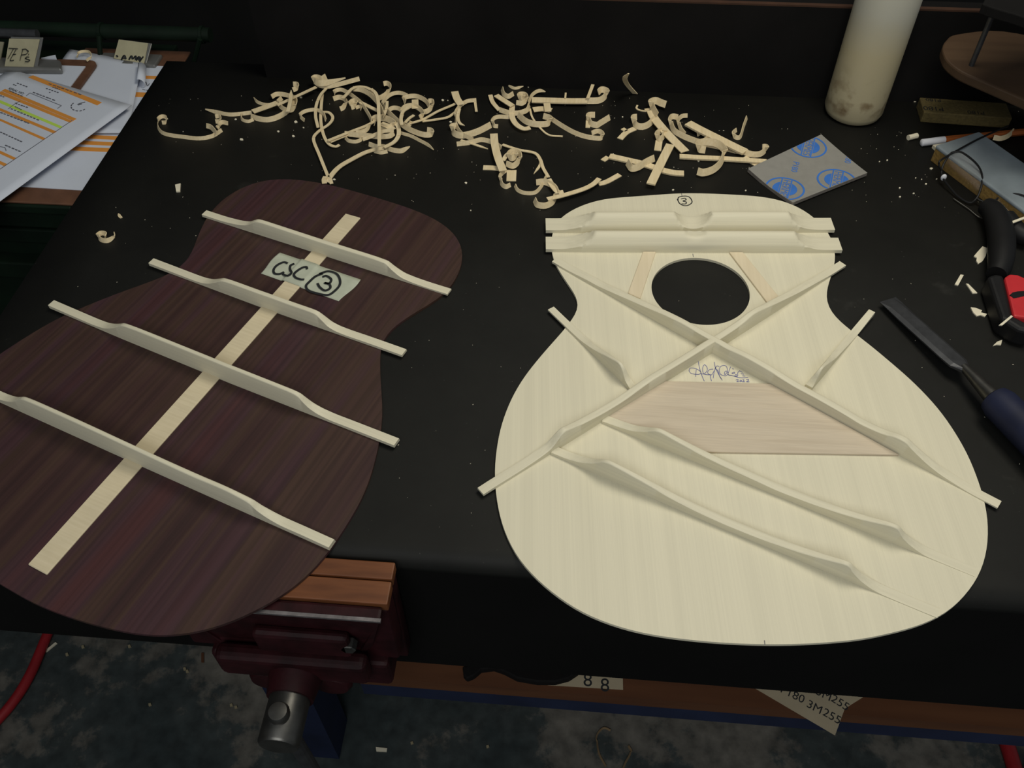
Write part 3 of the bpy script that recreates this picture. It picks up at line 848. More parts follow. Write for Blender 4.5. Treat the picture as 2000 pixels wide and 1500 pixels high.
for q in ((985, 300), (1450, 850), (610, 975)): logo(q)
for q in ((775, 620), (1640, 490)):
    c = W(*cr(1460, 250, 8.333, [q])[0], padz)
    tv, tf = text_mesh('P180', .0098)
    clip_to_pad('grit_mark', [c + bdir * v.x + bup * v.y for v in tv], tf)

# ------------------------------------------------------------------ sanding block, spectacles, pencil
A0, B0 = W(1816.5, 314), W(1974, 434)
bz = .021
C0 = W(1913, 257, bz)
ax = (B0 - A0); L = ax.length + .012; ax.normalize()
away = Vector((-ax.y, ax.x, 0))
if away.y < 0: away = -away
dep = (C0 - A0).dot(away)
blk = tag(empty('sanding_block', A0 + ax * L / 2 + away * dep / 2), 'long sanding block with blue-grey top and gold abrasive sides under the spectacles', 'sanding block')
mb = MB(); mb.box(A0 + ax * L / 2 + away * dep / 2 + Vector((0, 0, .0085)), ax * (L / 2), away * (dep / 2), Vector((0, 0, .0085)))
bevel(mb.build('abrasive_body', M['gold_paper'], blk), .001, 2)
mb = MB(); mb.box(A0 + ax * L / 2 + away * dep / 2 + Vector((0, 0, bz - .0025)), ax * (L / 2 + .0006), away * (dep / 2 + .0006), Vector((0, 0, .0025)))
bevel(mb.build('top_felt', M['block_grey'], blk), .002, 3)
# pale strip of wood showing under the far end of the block
stp = MB(); stp.prism([W(1822, 283, .004), W(1858, 277, .004), W(1860, 283, .004), W(1828, 289, .004)], ZB + .0, ZB + .004)
tag(stp.build('wood_strip', M['chip']), 'small pale wood strip lying against the end of the sanding block', 'wood strip')

# spectacles
gl = tag(empty('spectacles', W(1885, 360)), 'thin dark wire reading spectacles leaning on the sanding block', 'spectacles')
def gz(p):     # lens plane rises towards the block
    return p
lens1 = [(440, 735), (520, 735), (620, 800), (700, 880), (740, 970), (740, 1060), (715, 1150), (685, 1215), (640, 1258), (580, 1255), (480, 1190), (400, 1100), (345, 1030), (315, 965), (322, 900), (360, 820), (400, 760)]
lens2 = [(835, 1285), (900, 1220), (1000, 1182), (1100, 1175), (1200, 1205), (1280, 1290), (1300, 1380), (1270, 1470), (1200, 1530), (1110, 1540), (1000, 1480), (900, 1400), (835, 1330)]
# the lens plane is a steep plane through the bench line below the lenses, tilted back over the block
La, Lb = W(*cr(1780, 160, 5.36, [(560, 1262)])[0], .002), W(*cr(1780, 160, 5.36, [(1110, 1545)])[0], .002)
ld = (Lb - La).normalized(); lb = Vector((-ld.y, ld.x, 0))
if lb.y < 0: lb = -lb
ln = (lb * .026 * 0 + lb - Vector((0, 0, 1.35))).normalized()     # normal of a plane climbing about 36 degrees
def lensP(x, y):
    px, py = cr(1780, 160, 5.36, [(x, y)])[0]
    return on_plane(px, py, La, ln)
for Ls in (lens1, lens2):
    P = catmull([lensP(*q) for q in Ls], 4, True)
    mb = MB(); mb.tube(P + [P[0], P[1]], .0011, 6, False)
    rm = mb.build('rim', M['black_plastic'], gl, smooth=True)
    c = sum(P, Vector()) / len(P)
    vs = [c] + P
    obj('lens', vs, [[0, i + 1, (i + 1) % len(P) + 1] for i in range(len(P))], M['glass'], gl)
mb = MB(); mb.tube(catmull([lensP(688, 1215), lensP(720, 1238), lensP(790, 1262), lensP(838, 1290)], 4), .0009, 6); mb.build('bridge', M['steel'], gl, smooth=True)
hinge = lensP(318, 930)
armpts = [hinge, W(*cr(1780, 160, 5.36, [(288, 862)])[0], .020), W(*cr(1780, 160, 5.36, [(330, 805)])[0], .024), W(*cr(1780, 160, 5.36, [(600, 652)])[0], .0235), W(*cr(1780, 160, 5.36, [(780, 562)])[0], .0235), W(*cr(1780, 160, 5.36, [(920, 500)])[0], .022), W(*cr(1780, 160, 5.36, [(1010, 462)])[0], .016)]
mb = MB(); mb.tube(catmull(armpts, 6), .0011, 8); mb.build('temple_arm', M['black_plastic'], gl, smooth=True)
arm2 = [lensP(835, 1300), W(1918, 426, .002), W(1890, 407, .002), W(1862, 388, .002)]
mb = MB(); mb.tube(catmull(arm2, 5), .0007, 8); mb.build('temple_arm', M['steel'], gl, smooth=True)
np_ = lensP(338, 1000)
ball('nose_pad', np_, .0042, M['white_plastic'], gl, sq=(.75, .45, 1))

# pencil
p0, p1, p2 = W(1799, 279, .0042), W(1844, 273, .0042), W(2060, 252, .0042)
pen = tag(empty('pencil', (p0.x, p0.y, ZB)), 'orange-brown pencil with a white end lying behind the sanding block', 'pencil')
dp = (p2 - p0).normalized()
mb = MB(); mb.tube([p0, p0 + dp * .0012, p1], [.0028, .0042, .0042], 14); mb.build('white_end', M['white_plastic'], pen, smooth=True)
mb = MB(); mb.tube([p1, p2], .0040, 6); mb.build('barrel', M['pencil_orange'], pen)

# folded block wrapped in gold sandpaper below the stand
bzz = .014
a, b_, c_, d_ = W(1797, 239), W(1968, 251), W(1960, 196, bzz), W(1800, 190, bzz)
fx = (b_ - a).normalized(); fy = Vector((-fx.y, fx.x, 0)); dl = (d_ - a).dot(fy); ll = (b_ - a).length
wb = tag(empty('wrapped_block', a + fx * ll / 2 + fy * dl / 2), 'flat block wrapped in olive-gold sandpaper with black grit print beneath the wooden stand', 'sanding block')
mb = MB(); mb.box(a + fx * ll / 2 + fy * dl / 2 + Vector((0, 0, bzz / 2)), fx * ll / 2, fy * dl / 2, Vector((0, 0, bzz / 2)))
bevel(mb.build('sandpaper_wrap', M['olive_paper'], wb), .0012, 2)
for (u, v, t, sz) in ((.12, .28, 'P180', .012), (.15, .86, 'P180', .009), (.60, .2, 'P180', .010)):
    tv, tf = text_mesh(t, sz)
    c = a + fx * (ll * u) + fy * (dl * v)
    obj('grit_print', [Vector((c.x, c.y, ZB + bzz + .0002)) - fx * q.x - fy * q.y for q in tv], tf, M['ink_black'], wb)

# two-tier wooden stand at the right
stz = .10
st = tag(empty('tool_stand', W(1960, 110)), 'small two-tier brown wooden stand with metal rods at the right end of the bench', 'stand')
low = [W(x, y, stz) for x, y in [(1841, 92), (1843, 104), (1852, 120), (1878, 140), (1930, 163), (2005, 196), (2120, 248), (2200, 180), (2080, 92), (1960, 60), (1870, 66), (1848, 78)]]
low = catmull(low, 4, True)
for p in low: p.y = min(p.y, BK - .004)
mb = MB(); mb.prism(low, ZB + stz - .011, ZB + stz); bevel(mb.build('lower_tier', M['stand_wood'], st), .002, 2)
upz = .195
upp = [W(x, y, upz) for x, y in [(1922, 2), (1926, 10), (1960, 21), (2005, 35), (2120, 80), (2260, 0), (2100, -60), (1960, -40)]]
upp = catmull(upp, 4, True)
for p in upp: p.y = min(p.y, BK - .004)
mb = MB(); mb.prism(upp, ZB + upz - .010, ZB + upz); bevel(mb.build('upper_tier', M['black_paint'], st), .002, 2)
rp = W(1897, 128, stz)
for q in (rp, W(2040, 110, stz), W(2090, 190, stz)):
    top = .188
    mb = MB(); mb.tube([Vector((q.x, q.y, ZB + stz - .002)), Vector((q.x, q.y, ZB + top))], .0028, 10); mb.build('rod', M['steel_blade'], st, smooth=True)
q = W(2190, 150, stz)
mb = MB(); mb.tube([Vector((q.x, q.y, ZB)), Vector((q.x, q.y, ZB + .012)), Vector((q.x, q.y, ZB + .018)), Vector((q.x, q.y, ZB + stz - .010))], [.045, .043, .014, .014], 24); mb.build('pedestal', M['black_paint'], st)

# ------------------------------------------------------------------ chisel
ch = tag(empty('chisel', W(1860, 710)), 'bench chisel with dark steel blade and navy handle beside the soundboard', 'chisel')
ct0, ct1 = W(1742, 592, .007), W(1887, 722, .016)
cax = (ct1 - ct0).normalized(); csd = Vector((cax.y, -cax.x, 0)).normalized(); cup = csd.cross(cax).normalized()
if cup.z < 0: cup = -cup
bw = .0093; bt = .0017; Lb_ = (ct1 - ct0).length
def section(s, w, t, ch_): return [ct0 + cax * s + csd * x + cup * z for x, z in ((-w, -t), (w, -t), (w, ch_), (w * .62, t), (-w * .62, t), (-w, ch_))]
secs = [section(-.006, bw, .0001, 0), section(.006, bw, bt * .6, 0), section(.02, bw, bt, -.0004), section(Lb_ - .022, bw, bt, -.0003), section(Lb_ - .010, bw * .98, bt * 1.1, 0), section(Lb_, bw * .42, bt * 1.3, .0005)]
vs = [p for s in secs for p in s]; fs = []
for i in range(len(secs) - 1):
    for k in range(6): fs.append([i * 6 + k, i * 6 + (k + 1) % 6, i * 6 + 6 + (k + 1) % 6, i * 6 + 6 + k])
fs += [list(range(6)), list(range(len(secs) * 6 - 6, len(secs) * 6))]
obj('blade', vs, fs, M['steel_blade'], ch)
f1 = W(1938, 775, .020)
fax = (f1 - ct1).normalized()
mb = MB(); mb.tube([ct1 - fax * .004, ct1 + (f1 - ct1) * .3, f1 + fax * .004], [.0038, .0050, .0078], 20); mb.build('socket', M['steel'], ch, smooth=True)
h1 = W(2062, 895, .022)
hax = (h1 - f1).normalized(); Lh = .105
mb = MB(); mb.tube([f1 + hax * s for s in (0, .002, .010, .022, .045, .075, Lh - .01, Lh)], [.009, .0125, .0148, .0150, .0158, .0168, .0165, .012], 20); mb.build('handle', M['blue_handle'], ch, smooth=True)

# ------------------------------------------------------------------ clamp at the right edge
cl = tag(empty('trigger_clamp', W(1960, 520)), 'black trigger clamp with curved handle and red jaw body near the spectacles', 'clamp')
K5 = (1860, 360, 5)
arm = [W(*cr(*K5, [q])[0], z) for q, z in (((330, 215), .014), ((400, 270), .016), ((450, 380), .017), ((478, 520), .017), ((480, 680), .017), ((465, 800), .016), ((430, 880), .015))]
mb = MB(); mb.tube(catmull(arm, 5), [.0095 + .0035 * math.sin(math.pi * i / 30) for i in range(31)], 16); mb.build('handle', M['black_plastic'], cl, smooth=True)
jaw = [W(*cr(*K5, [q])[0], .022) for q in ((345, 890), (420, 868), (505, 880), (600, 1275), (700, 1330), (800, 1370), (800, 1450), (650, 1410), (480, 1305), (440, 1180))]
mb = MB(); mb.prism(jaw, ZB + .001, ZB + .022); bevel(mb.build('jaw_cover', M['black_plastic'], cl), .004, 3)
red = [W(*cr(*K5, [q])[0], .024) for q in ((512, 905), (560, 872), (640, 880), (720, 915), (820, 960), (850, 1300), (720, 1300), (604, 1285))]
mb = MB(); mb.prism(red, ZB + .002, ZB + .024); rb = bevel(mb.build('jaw_body', M['red_plastic'], cl), .002, 2)
slot = [W(*cr(*K5, [q])[0], .0244) for q in ((562, 1080), (590, 1055), (640, 1045), (720, 1040), (720, 1085), (660, 1100), (600, 1112))]
mb = MB(); mb.prism(slot, ZB + .0235, ZB + .0244); mb.build('slot', M['black_plastic'], rb)
ring = [W(*cr(*K5, [q])[0], z) for q, z in (((520, 330), .012), ((580, 400), .012), ((640, 470), .012), ((760, 520), .012))]
mb = MB(); mb.tube(catmull(ring, 4), .010, 12); mb.build('trigger', M['black_plastic'], cl, smooth=True)

# ------------------------------------------------------------------ green machine, clipboards and papers
GZ = -.032
gm = tag(empty('green_machine', (LEFT - .30, 1.0, 0)), 'dark green painted machine with ribbed front and rear tube, left of the bench', 'machine')
gy = W(60, 402, GZ - .003).y
gx0, gx1 = LEFT - .75, LEFT - .03
mb = MB(); mb.lim(gx0, gx1, gy + .02, gy + .36, 0, ZB + GZ - .012); mb.build('body', M['green_paint'], gm)
mb = MB(); mb.lim(gx0, gx1, gy - .004, gy + .37, ZB + GZ - .012, ZB + GZ); bevel(mb.build('table', M['green_paint'], gm), .002, 2)
P_ = Vector((0, gy, 0)); nY = Vector((0, 1, 0))
for (ya, yb, dd) in ((404, 449, .004), (460, 486, .010), (516, 545, .0)):
    za = on_plane(60, ya, P_, nY).z; zb2 = on_plane(60, yb, P_, nY).z
    mb = MB(); mb.lim(gx0, gx1, gy + dd, gy + .025, zb2, min(za, ZB + GZ - .0125)); bevel(mb.build('front_rib', M['green_paint'], gm), .002, 2)
tz = .0
tl, tr = W(200, 61, tz), W(415, 62, tz)
mb = MB(); mb.tube([tl - Vector((.6, 0, 0)), Vector((tr.x, tl.y, tl.z))], .0098, 20); mb.build('rear_tube', M['green_paint'], gm, smooth=True)
for x in (197, 398):
    q = W(x, 64, tz)
    mb = MB(); mb.tube([Vector((q.x - .002, tl.y, tl.z)), Vector((q.x + .002, tl.y, tl.z))], .0118, 20); mb.build('tube_collar', M['green_paint'], gm)
    e = W(x - 22 if x > 300 else x - 2, 118, GZ)
    mb = MB(); mb.tube([Vector((q.x, tl.y - .012, tl.z)), Vector((e.x, e.y, ZB + GZ - .005))], .0035, 8); mb.build('tube_strut', M['green_paint'], gm)

def sheet(name, quad, z, mat, label, cat, curl=None, group=None, nu=16, nv=16):
    """quad: four photo pixels at level z; thin paper with a little lift"""
    q = [W(x, y, z) for x, y in quad]
    vs, fs = [], []
    for j in range(nv + 1):
        for i in range(nu + 1):
            u, v = i / nu, j / nv
            p = (q[0].lerp(q[1], u)).lerp(q[3].lerp(q[2], u), v)
            vs.append(p + Vector((0, 0, curl(u, v) if curl else 0)))
    for j in range(nv):
        for i in range(nu):
            a = j * (nu + 1) + i; fs.append([a, a + 1, a + nu + 2, a + nu + 1])
    root = obj(name, vs, fs, mat, smooth=True)
    so = root.modifiers.new('thickness', 'SOLIDIFY'); so.thickness = .0005; so.offset = 0
    tag(root, label, cat, group)
    return root
def print_quad(parent, name, px, z, mat):
    P = [W(x, y, z) for x, y in px]
    return obj(name, P + [p - Vector((0, 0, .0003)) for p in P], [[0, 1, 2, 3], [7, 6, 5, 4], [0, 4, 5, 1], [1, 5, 6, 2], [2, 6, 7, 3], [3, 7, 4, 0]], mat, parent)

# board B (aligned with the bench), its form, its clip
zB = GZ
by0 = W(80, 396, zB + .003).y; by1 = W(250, 96, zB + .003).y
bx0, bx1 = LEFT - .155, LEFT + .0
bx1 = min(bx1, LEFT - .002)
cb = tag(empty('clipboard', ((bx0 + bx1) / 2, (by0 + by1) / 2, ZB + zB)), 'brown hardboard clipboard by the bench edge, its form partly under the loose sheets', 'clipboard')
mb = MB(); mb.lim(bx0, bx1, by0, by1, ZB + zB, ZB + zB + .003); bevel(mb.build('board', M['hardboard'], cb), .0008, 1)
zf = zB + .0036
def clip_px(x, y, z):
    p = W(x, y, z); p.x = min(p.x, LEFT - .003); return p
formB = [W(32, 361, zf), W(160, 372, zf)]
fy0 = W(100, 366, zf).y; fy1 = W(290, 128, zf).y
vs = [Vector((bx0 + .006, fy0, ZB + zf)), Vector((bx1 - .001, fy0 - .003, ZB + zf)), Vector((bx1 - .001, fy1, ZB + zf)), Vector((bx0 + .006, fy1, ZB + zf))]
fb = MB(); fb.prism(vs, ZB + zf - .0006, ZB + zf)
form_b = tag(fb.build('order_form', M['paper']), 'white form with orange bars held on the clipboard beside the bench edge', 'paper')
def hb(y_px, x_px, dy, xl=None):
    y = W(x_px, y_px, zf).y
    return y
for (ya, yb, xa) in ((265, 272, 170), (277, 284, 155), (289, 296.5, 142)):
    y_top, y_bot = W(200, ya, zf).y, W(200, yb, zf).y
    x_l = W(xa, (ya + yb) / 2, zf).x - .05
    mb = MB(); mb.lim(x_l, bx1 - .004, y_bot, y_top, ZB + zf, ZB + zf + .0003); mb.build('orange_bar', M['print_orange'], form_b)
for (ya, yb) in ((148, 154), (181, 190)):
    y_top, y_bot = W(285, ya, zf).y, W(285, yb, zf).y
    mb = MB(); mb.lim(LEFT - .06, bx1 - .004, y_bot, y_top, ZB + zf, ZB + zf + .0003); mb.build('orange_bar', M['print_orange'], form_b)
strokes('pen_note', [[W(x, y, zf + .0003) for x, y in l] for l in ([(281, 168), (285, 160), (288, 168), (292, 163)], [(278, 175), (284, 176)], [(286, 176), (293, 178)])], .0008, M['print_grey'], form_b)
def tape_label(parent, px, zlow, zhigh, writing, crop, width):
    P = [W(px[0][0], px[0][1], zhigh), W(px[1][0], px[1][1], zhigh), W(px[2][0], px[2][1], zlow), W(px[3][0], px[3][1], zlow)]
    nrm = (P[1] - P[0]).cross(P[3] - P[0]).normalized()
    if nrm.dot(CAM - P[0]) < 0: nrm = -nrm
    P[2] = on_plane(px[2][0], px[2][1], P[0], nrm)
    th = nrm * .0008
    o = obj('tape_label', P + [p - th for p in P], [[0, 1, 2, 3], [7, 6, 5, 4], [0, 4, 5, 1], [1, 5, 6, 2], [2, 6, 7, 3], [3, 7, 4, 0]], M['tape_yellow'], parent)
    lines = [[on_plane(x, y, P[0] + nrm * .0002, nrm) for x, y in cr(*crop, l)] for l in writing]
    strokes('tape_writing', lines, width * 1.25, M['ink_black'], o, th=.0004)
    # sprung steel lever behind the tape
    wdir = (P[1] - P[0]) * .5; up = (P[0] - P[3]) * .5
    c = (P[0] + P[1] + P[2] + P[3]) / 4 - nrm * .0022
    mb = MB(); mb.box(c + wdir * .12 + up * .05, wdir * 1.06, up * 1.05, nrm * .0010); bevel(mb.build('clip_lever', M['steel_dull'], parent), .0005, 1)
    return o
KT = (0, 40, 6.06)
tape_label(cb, [(232, 77), (289, 84.5), (281, 124), (222, 114)], zB + .009, zB + .026,
           [[(1380, 412), (1396, 432)], [(1435, 470), (1470, 412), (1490, 460)], [(1445, 447), (1488, 445)], [(1525, 468), (1555, 418), (1572, 455), (1605, 420), (1607, 470)], [(1612, 475), (1642, 428), (1652, 478)], [(1622, 458), (1650, 457)], [(1655, 430), (1672, 458)], [(1697, 428), (1672, 460), (1650, 492)]], KT, .0022)
q = W(262, 118, zB + .006)
mb = MB(); mb.lim(q.x - .05, q.x + .035, q.y - .014, q.y + .016, ZB + zB + .002, ZB + zB + .008); bevel(mb.build('clip_bar', M['steel_dull'], cb), .002, 2)
q = W(260, 71, zB + .028)
mb = MB(); mb.tube([q - Vector((.028, 0, 0)), q + Vector((.024, 0, 0))], 0.0035, 12); mb.build('clip_spring', M['steel_blade'], cb, smooth=True)

# thin top sheet lifted over board B, its right edge rolled under
zS = zB + .0055
sheetq = [(137, 98), (279, 127), (250, 262), (20, 262)]
def roll(u, v): return .0015 + .0015 * max(0, (u - .82) / .18) ** 1.5 * (1 - v) + .001 * math.sin(3 * u) * (1 - v)
sheet('loose_sheet', sheetq, zS, M['paper'], 'thin plain white sheet with curled right edge lying over the clipboard form', 'paper', roll)
c0, c1 = W(279, 129, zS + .006), W(276, 162, zS + .006)
vs, fs = [], []
for j in range(2):
    base = c0 if j == 0 else c1
    for k in range(11):
        a = -HP + math.pi * 1.15 * k / 10
        vs.append(base + Vector((.0065 * math.cos(a) - .002, 0, .0065 * math.sin(a) - .001)))
for k in range(10): fs.append([k, k + 1, 12 + k, 11 + k])
rl = obj('rolled_edge', vs, fs, M['paper'], bpy.data.objects['loose_sheet'], smooth=True)
so = rl.modifiers.new('thickness', 'SOLIDIFY'); so.thickness = .0005

# board A, turned, with its clip and sheets
zA = zB + .0125
tr_, rr_ = W(194, 118, zA), W(164, 159, zA)
vd = (rr_ - tr_).normalized(); ud = Vector((vd.y, -vd.x, 0))
if ud.x > 0: ud = -ud
def boardpt(u, v, z): return Vector((tr_.x, tr_.y, 0)) + ud * u + vd * v + Vector((0, 0, ZB + z))
ca = tag(empty('clipboard', boardpt(.11, .16, zA - .003)), 'brown clipboard whose steel clip carries a tape label reading TE P\'s', 'clipboard')
rc = []
for (cu_, cv_, a0) in ((.014, .014, 0), (.216, .014, 1), (.216, .306, 2), (.014, .306, 3)):
    for k in range(5):
        a = HP * (a0 + k / 4)
        du, dv = -math.cos(a) * .014, -math.sin(a) * .014
        rc.append(boardpt(cu_ + du, cv_ + dv, zA))
mb = MB(); mb.prism(rc, ZB + zA - .003, ZB + zA); mb.build('board', M['hardboard'], ca)
mb = MB(); mb.prism([boardpt(.012, .018, 0), boardpt(.22, .018, 0), boardpt(.22, .30, 0), boardpt(.012, .30, 0)], ZB + zA - .0002, ZB + zA + .0012)
tag(mb.build('paper_stack', M['paper']), 'stack of blank-looking white sheets held by the TE P\'s clipboard', 'paper')
tape_label(ca, [(18, 75.5), (77.5, 77), (64, 137), (8, 135.5)], zA + .006, zA + .044,
           [[(105, 328), (212, 335)], [(158, 333), (125, 395), (92, 452)], [(190, 342), (165, 385), (120, 470), (165, 470)], [(150, 405), (190, 398)], [(268, 345), (250, 410), (234, 476)], [(262, 342), (310, 340), (330, 370), (305, 400), (252, 408)], [(342, 392), (332, 412)], [(346, 432), (312, 432), (306, 452), (345, 466), (338, 486), (298, 486)]], KT, .0022)
cbar = [W(x, y, zA + .010) for x, y in ((-60, 108), (117, 116), (119, 134), (-60, 132))]
mb = MB(); mb.prism(cbar, ZB + zA + .001, ZB + zA + .010); bevel(mb.build('clip_bar', M['steel_dull'], ca), .0025, 2)
tri = [W(x, y, zA + .0115) for x, y in ((80, 113), (108, 107), (110, 114))]
mb = MB(); mb.prism(tri, ZB + zA + .0095, ZB + zA + .0115); mb.build('paper_corner', M['paper'], ca)
q = W(56, 66, zA + .046)
mb = MB(); mb.tube([q - Vector((.04, 0, 0)), q + Vector((.012, 0, 0))], .006, 12); mb.build('clip_spring', M['steel_blade'], ca, smooth=True)

# third clip whose label just enters the picture
zC = zA
q = W(-14, 120, zC)
cc_ = tag(empty('clipboard', q), 'brown clipboard lying on the far side of the TE P\'s clipboard', 'clipboard')
mb = MB(); mb.lim(q.x - .21, q.x + .012, q.y - .30, q.y + .012, ZB + zB, ZB + zB + .003); mb.build('board', M['hardboard'], cc_)
P = [W(-40, 78, zC + .04), W(7, 82, zC + .04), W(0, 120, zC + .006), W(-48, 118, zC + .006)]
obj('tape_label', P + [p + Vector((0, .0015, -.0008)) for p in P], [[0, 1, 2, 3], [7, 6, 5, 4], [0, 4, 5, 1], [1, 5, 6, 2], [2, 6, 7, 3], [3, 7, 4, 0]], M['tape_yellow'], cc_)

# the printed form lying on top
zP = -.0155
R_, T_, B_ = W(257, 205.5, zP), W(60, 147, zP), W(0, 378, zP)
eu = (T_ - R_).normalized(); ev = Vector((-eu.y, eu.x, 0))
if ev.y > 0: ev = -ev
def formpt(u, v): return R_ + eu * u + ev * v
vs, fs = [], []
def lift(u, v): return .0025 * math.sin(math.pi * min(max(v / .297, 0), 1)) * (1 - u / .21) ** 2
for j in range(19):
    for i in range(15):
        u, v = .21 * i / 14, .297 * j / 18
        vs.append(formpt(u, v) + Vector((0, 0, 0)))
for j in range(18):
    for i in range(14):
        a = j * 15 + i; fs.append([a, a + 1, a + 16, a + 15])
form = tag(obj('job_sheet', vs, fs, M['paper'], smooth=True), 'white printed job sheet with orange bars and green highlight, topmost of the papers', 'paper')
so = form.modifiers.new('thickness', 'SOLIDIFY'); so.thickness = .0006; so.offset = 0
zp = zP + .0006
K2 = (0, 160, 6.25); K1 = KT
def edge(px): return px
for nm, quad, mt_ in (('orange_bar', cr(*K1, [(390, 648), (1205, 968), (1150, 1003), (335, 672)]), 'print_orange'),
                      ('orange_bar', cr(*K1, [(60, 808), (905, 1163), (866, 1186), (20, 832)]), 'print_orange'),
                      ('orange_bar', cr(*K1, [(16, 836), (862, 1189), (828, 1208), (-30, 860)]), 'print_orange'),
                      ('green_stripe', cr(*K1, [(-120, 890), (745, 1258), (712, 1276), (-120, 925)]), 'print_green'),
                      ('orange_bar', cr(*K2, [(-120, 268), (690, 605), (655, 628), (-120, 300)]), 'print_orange'),
                      ('orange_bar', cr(*K2, [(-120, 395), (562, 690), (526, 708), (-120, 420)]), 'print_orange'),
                      ('orange_bar', cr(*K2, [(-160, 765), (200, 930), (165, 950), (-160, 803)]), 'print_orange'),
                      ('orange_bar', cr(*K2, [(-160, 893), (88, 1003), (52, 1028), (-160, 930)]), 'print_orange')):
    print_quad(form, nm, quad, zp, M[mt_])
def fl(crop, l): return [W(x, y, zp + .0001) for x, y in cr(*crop, l)]
strokes('ruled_line', [fl(K2, [(880, 470), (440, 768)]), fl(K2, [(440, 768), (0, 1065)]), fl(K2, [(320, 170), (365, 135)]), fl(K2, [(365, 135), (750, 290)]), fl(K2, [(750, 290), (700, 325)]),
                       fl(K2, [(100, 330), (180, 270)]), fl(K2, [(180, 262), (250, 235)]), fl(K2, [(0, 790), (60, 800), (75, 840)])], .0005, M['print_grey'], form, smooth=False)
arc = [[(960 + 92 * math.cos(math.radians(t)), 300 + 55 * math.sin(math.radians(t))) for t in range(a, a + 24, 6)] for a in (35, 65, 95, 125, 155, 185, 210)]
strokes('round_stamp', [fl(K2, l) for l in arc] + [fl(K2, [(945, 275), (990, 258), (1040, 245)]), fl(K2, [(955, 282), (1000, 268)])], .0012, M['print_grey'], form)
def words(p0, p1, n, h, crop):
    """illegible small print: rows of short dashes"""
    out = []
    for k in range(n):
        t0 = (k + .1) / n; t1 = (k + random.uniform(.6, .9)) / n
        out.append(fl(crop, [(p0[0] + (p1[0] - p0[0]) * t0, p0[1] + (p1[1] - p0[1]) * t0), (p0[0] + (p1[0] - p0[0]) * t1, p0[1] + (p1[1] - p0[1]) * t1)]))
    return out
sm = words((205, 12), (345, 66), 4, 0, K2) + words((160, 30), (205, 48), 2, 0, K2) + words((560, 78), (725, 135), 5, 0, K2) + words((600, 125), (620, 132), 1, 0, K2) + words((640, 62), (740, 96), 4, 0, K2) \
    + words((400, 125), (675, 228), 7, 0, K2) + words((0, 165), (60, 190), 2, 0, K2) + words((190, 262), (345, 315), 5, 0, K2) + words((180, 300), (270, 345), 4, 0, K2) + words((130, 325), (480, 470), 9, 0, K2) \
    + words((0, 370), (370, 512), 9, 0, K2) + words((0, 610), (275, 735), 8, 0, K2) + words((60, 770), (260, 855), 5, 0, K2) + words((590, 20), (1000, 160), 8, 0, K2) + words((110, 105), (280, 178), 5, 0, K2)
tag(strokes('small_print', sm, .0014, M['print_grey'], form, smooth=False), kind='stuff')
a_, b2 = W(*cr(*K2, [(100, 75)])[0], zp), W(*cr(*K2, [(300, 150)])[0], zp)
tv, tf = text_mesh('SERIAL NO:', .0058)
tx = (b2 - a_).normalized(); ty = Vector((-tx.y, tx.x, 0)); cmid = (a_ + b2) / 2
obj('serial_heading', [cmid + tx * v.x + ty * v.y + Vector((0, 0, .0002)) for v in tv], tf, M['ink_black'], form)

# ------------------------------------------------------------------ shavings
def ribbon_mesh(P, Wd, width, thick, taper):
    """P: centre points, Wd: unit width directions"""
    n = len(P); vs, fs = [], []
    for i in range(n):
        t = (P[min(i + 1, n - 1)] - P[max(i - 1, 0)]).normalized()
        nn = t.cross(Wd[i]).normalized()
        e = i / (n - 1)
        k = 1.0
        if taper[0] and e < .25: k = taper[0] + (1 - taper[0]) * (e / .25)
        if taper[1] and e > .75: k = min(k, taper[1] + (1 - taper[1]) * ((1 - e) / .25))
        w = Wd[i] * (width * k / 2); h = nn * (thick / 2)
        vs += [P[i] - w - h, P[i] + w - h, P[i] + w + h, P[i] - w + h]
    for i in range(n - 1):
        a = i * 4
        for j in range(4): fs.append([a + j, a + (j + 1) % 4, a + 4 + (j + 1) % 4, a + 4 + j])
    fs += [[0, 1, 2, 3], [n * 4 - 4, n * 4 - 3, n * 4 - 2, n * 4 - 1]]
    return vs, fs
UPV = Vector((0, 0, 1))
def shaving(px, w_mm, mode='e', z=0.0, name=None, label=None, group=None, taper=(0, 0), mat=None, n=6, thick=.0009, floor=False, lean=0.0):
    w = w_mm / 1000.0 * (.84 if mode == 'e' else .9)
    zb = -ZB if floor else 0.0
    pts = []
    for p in px:
        zz = p[2] if len(p) > 2 else z
        pts.append(W(p[0], p[1], zb + zz + (.0006 if mode == 'f' else 0)))
    if len(pts) > 2: pts = catmull(pts, n)
    else: pts = resample(pts, 5)
    Wd = []
    for i in range(len(pts)):
        t = pts[min(i + 1, len(pts) - 1)] - pts[max(i - 1, 0)]
        hz = Vector((-t.y, t.x, 0))
        hz = hz.normalized() if hz.length > 1e-9 else Vector((0, 1, 0))
        if hz.y < 0: hz = -hz
        if mode == 'f': Wd.append(hz)
        elif mode == 'w': Wd.append(Vector((1, -.25, .1)).normalized())
        else: Wd.append((UPV + hz * (.42 + lean)).normalized())
    if mode == 'e':
        pts = [p + d * (w / 2) for p, d in zip(pts, Wd)]
    vs, fs = ribbon_mesh(pts, Wd, w, thick, taper)
    o = obj(name or 'wood_shaving', vs, fs, mat or M['shaving'], smooth=False)
    return tag(o, label, 'wood shaving', group)
C1 = (0, 0, 3.75); C2 = (380, 120, 4); C3 = (850, 120, 4); C8 = (600, 150, 6.667); C9 = (1140, 140, 5.263); CL = (0, 350, 3.751); CR = (1680, 350, 2.727)
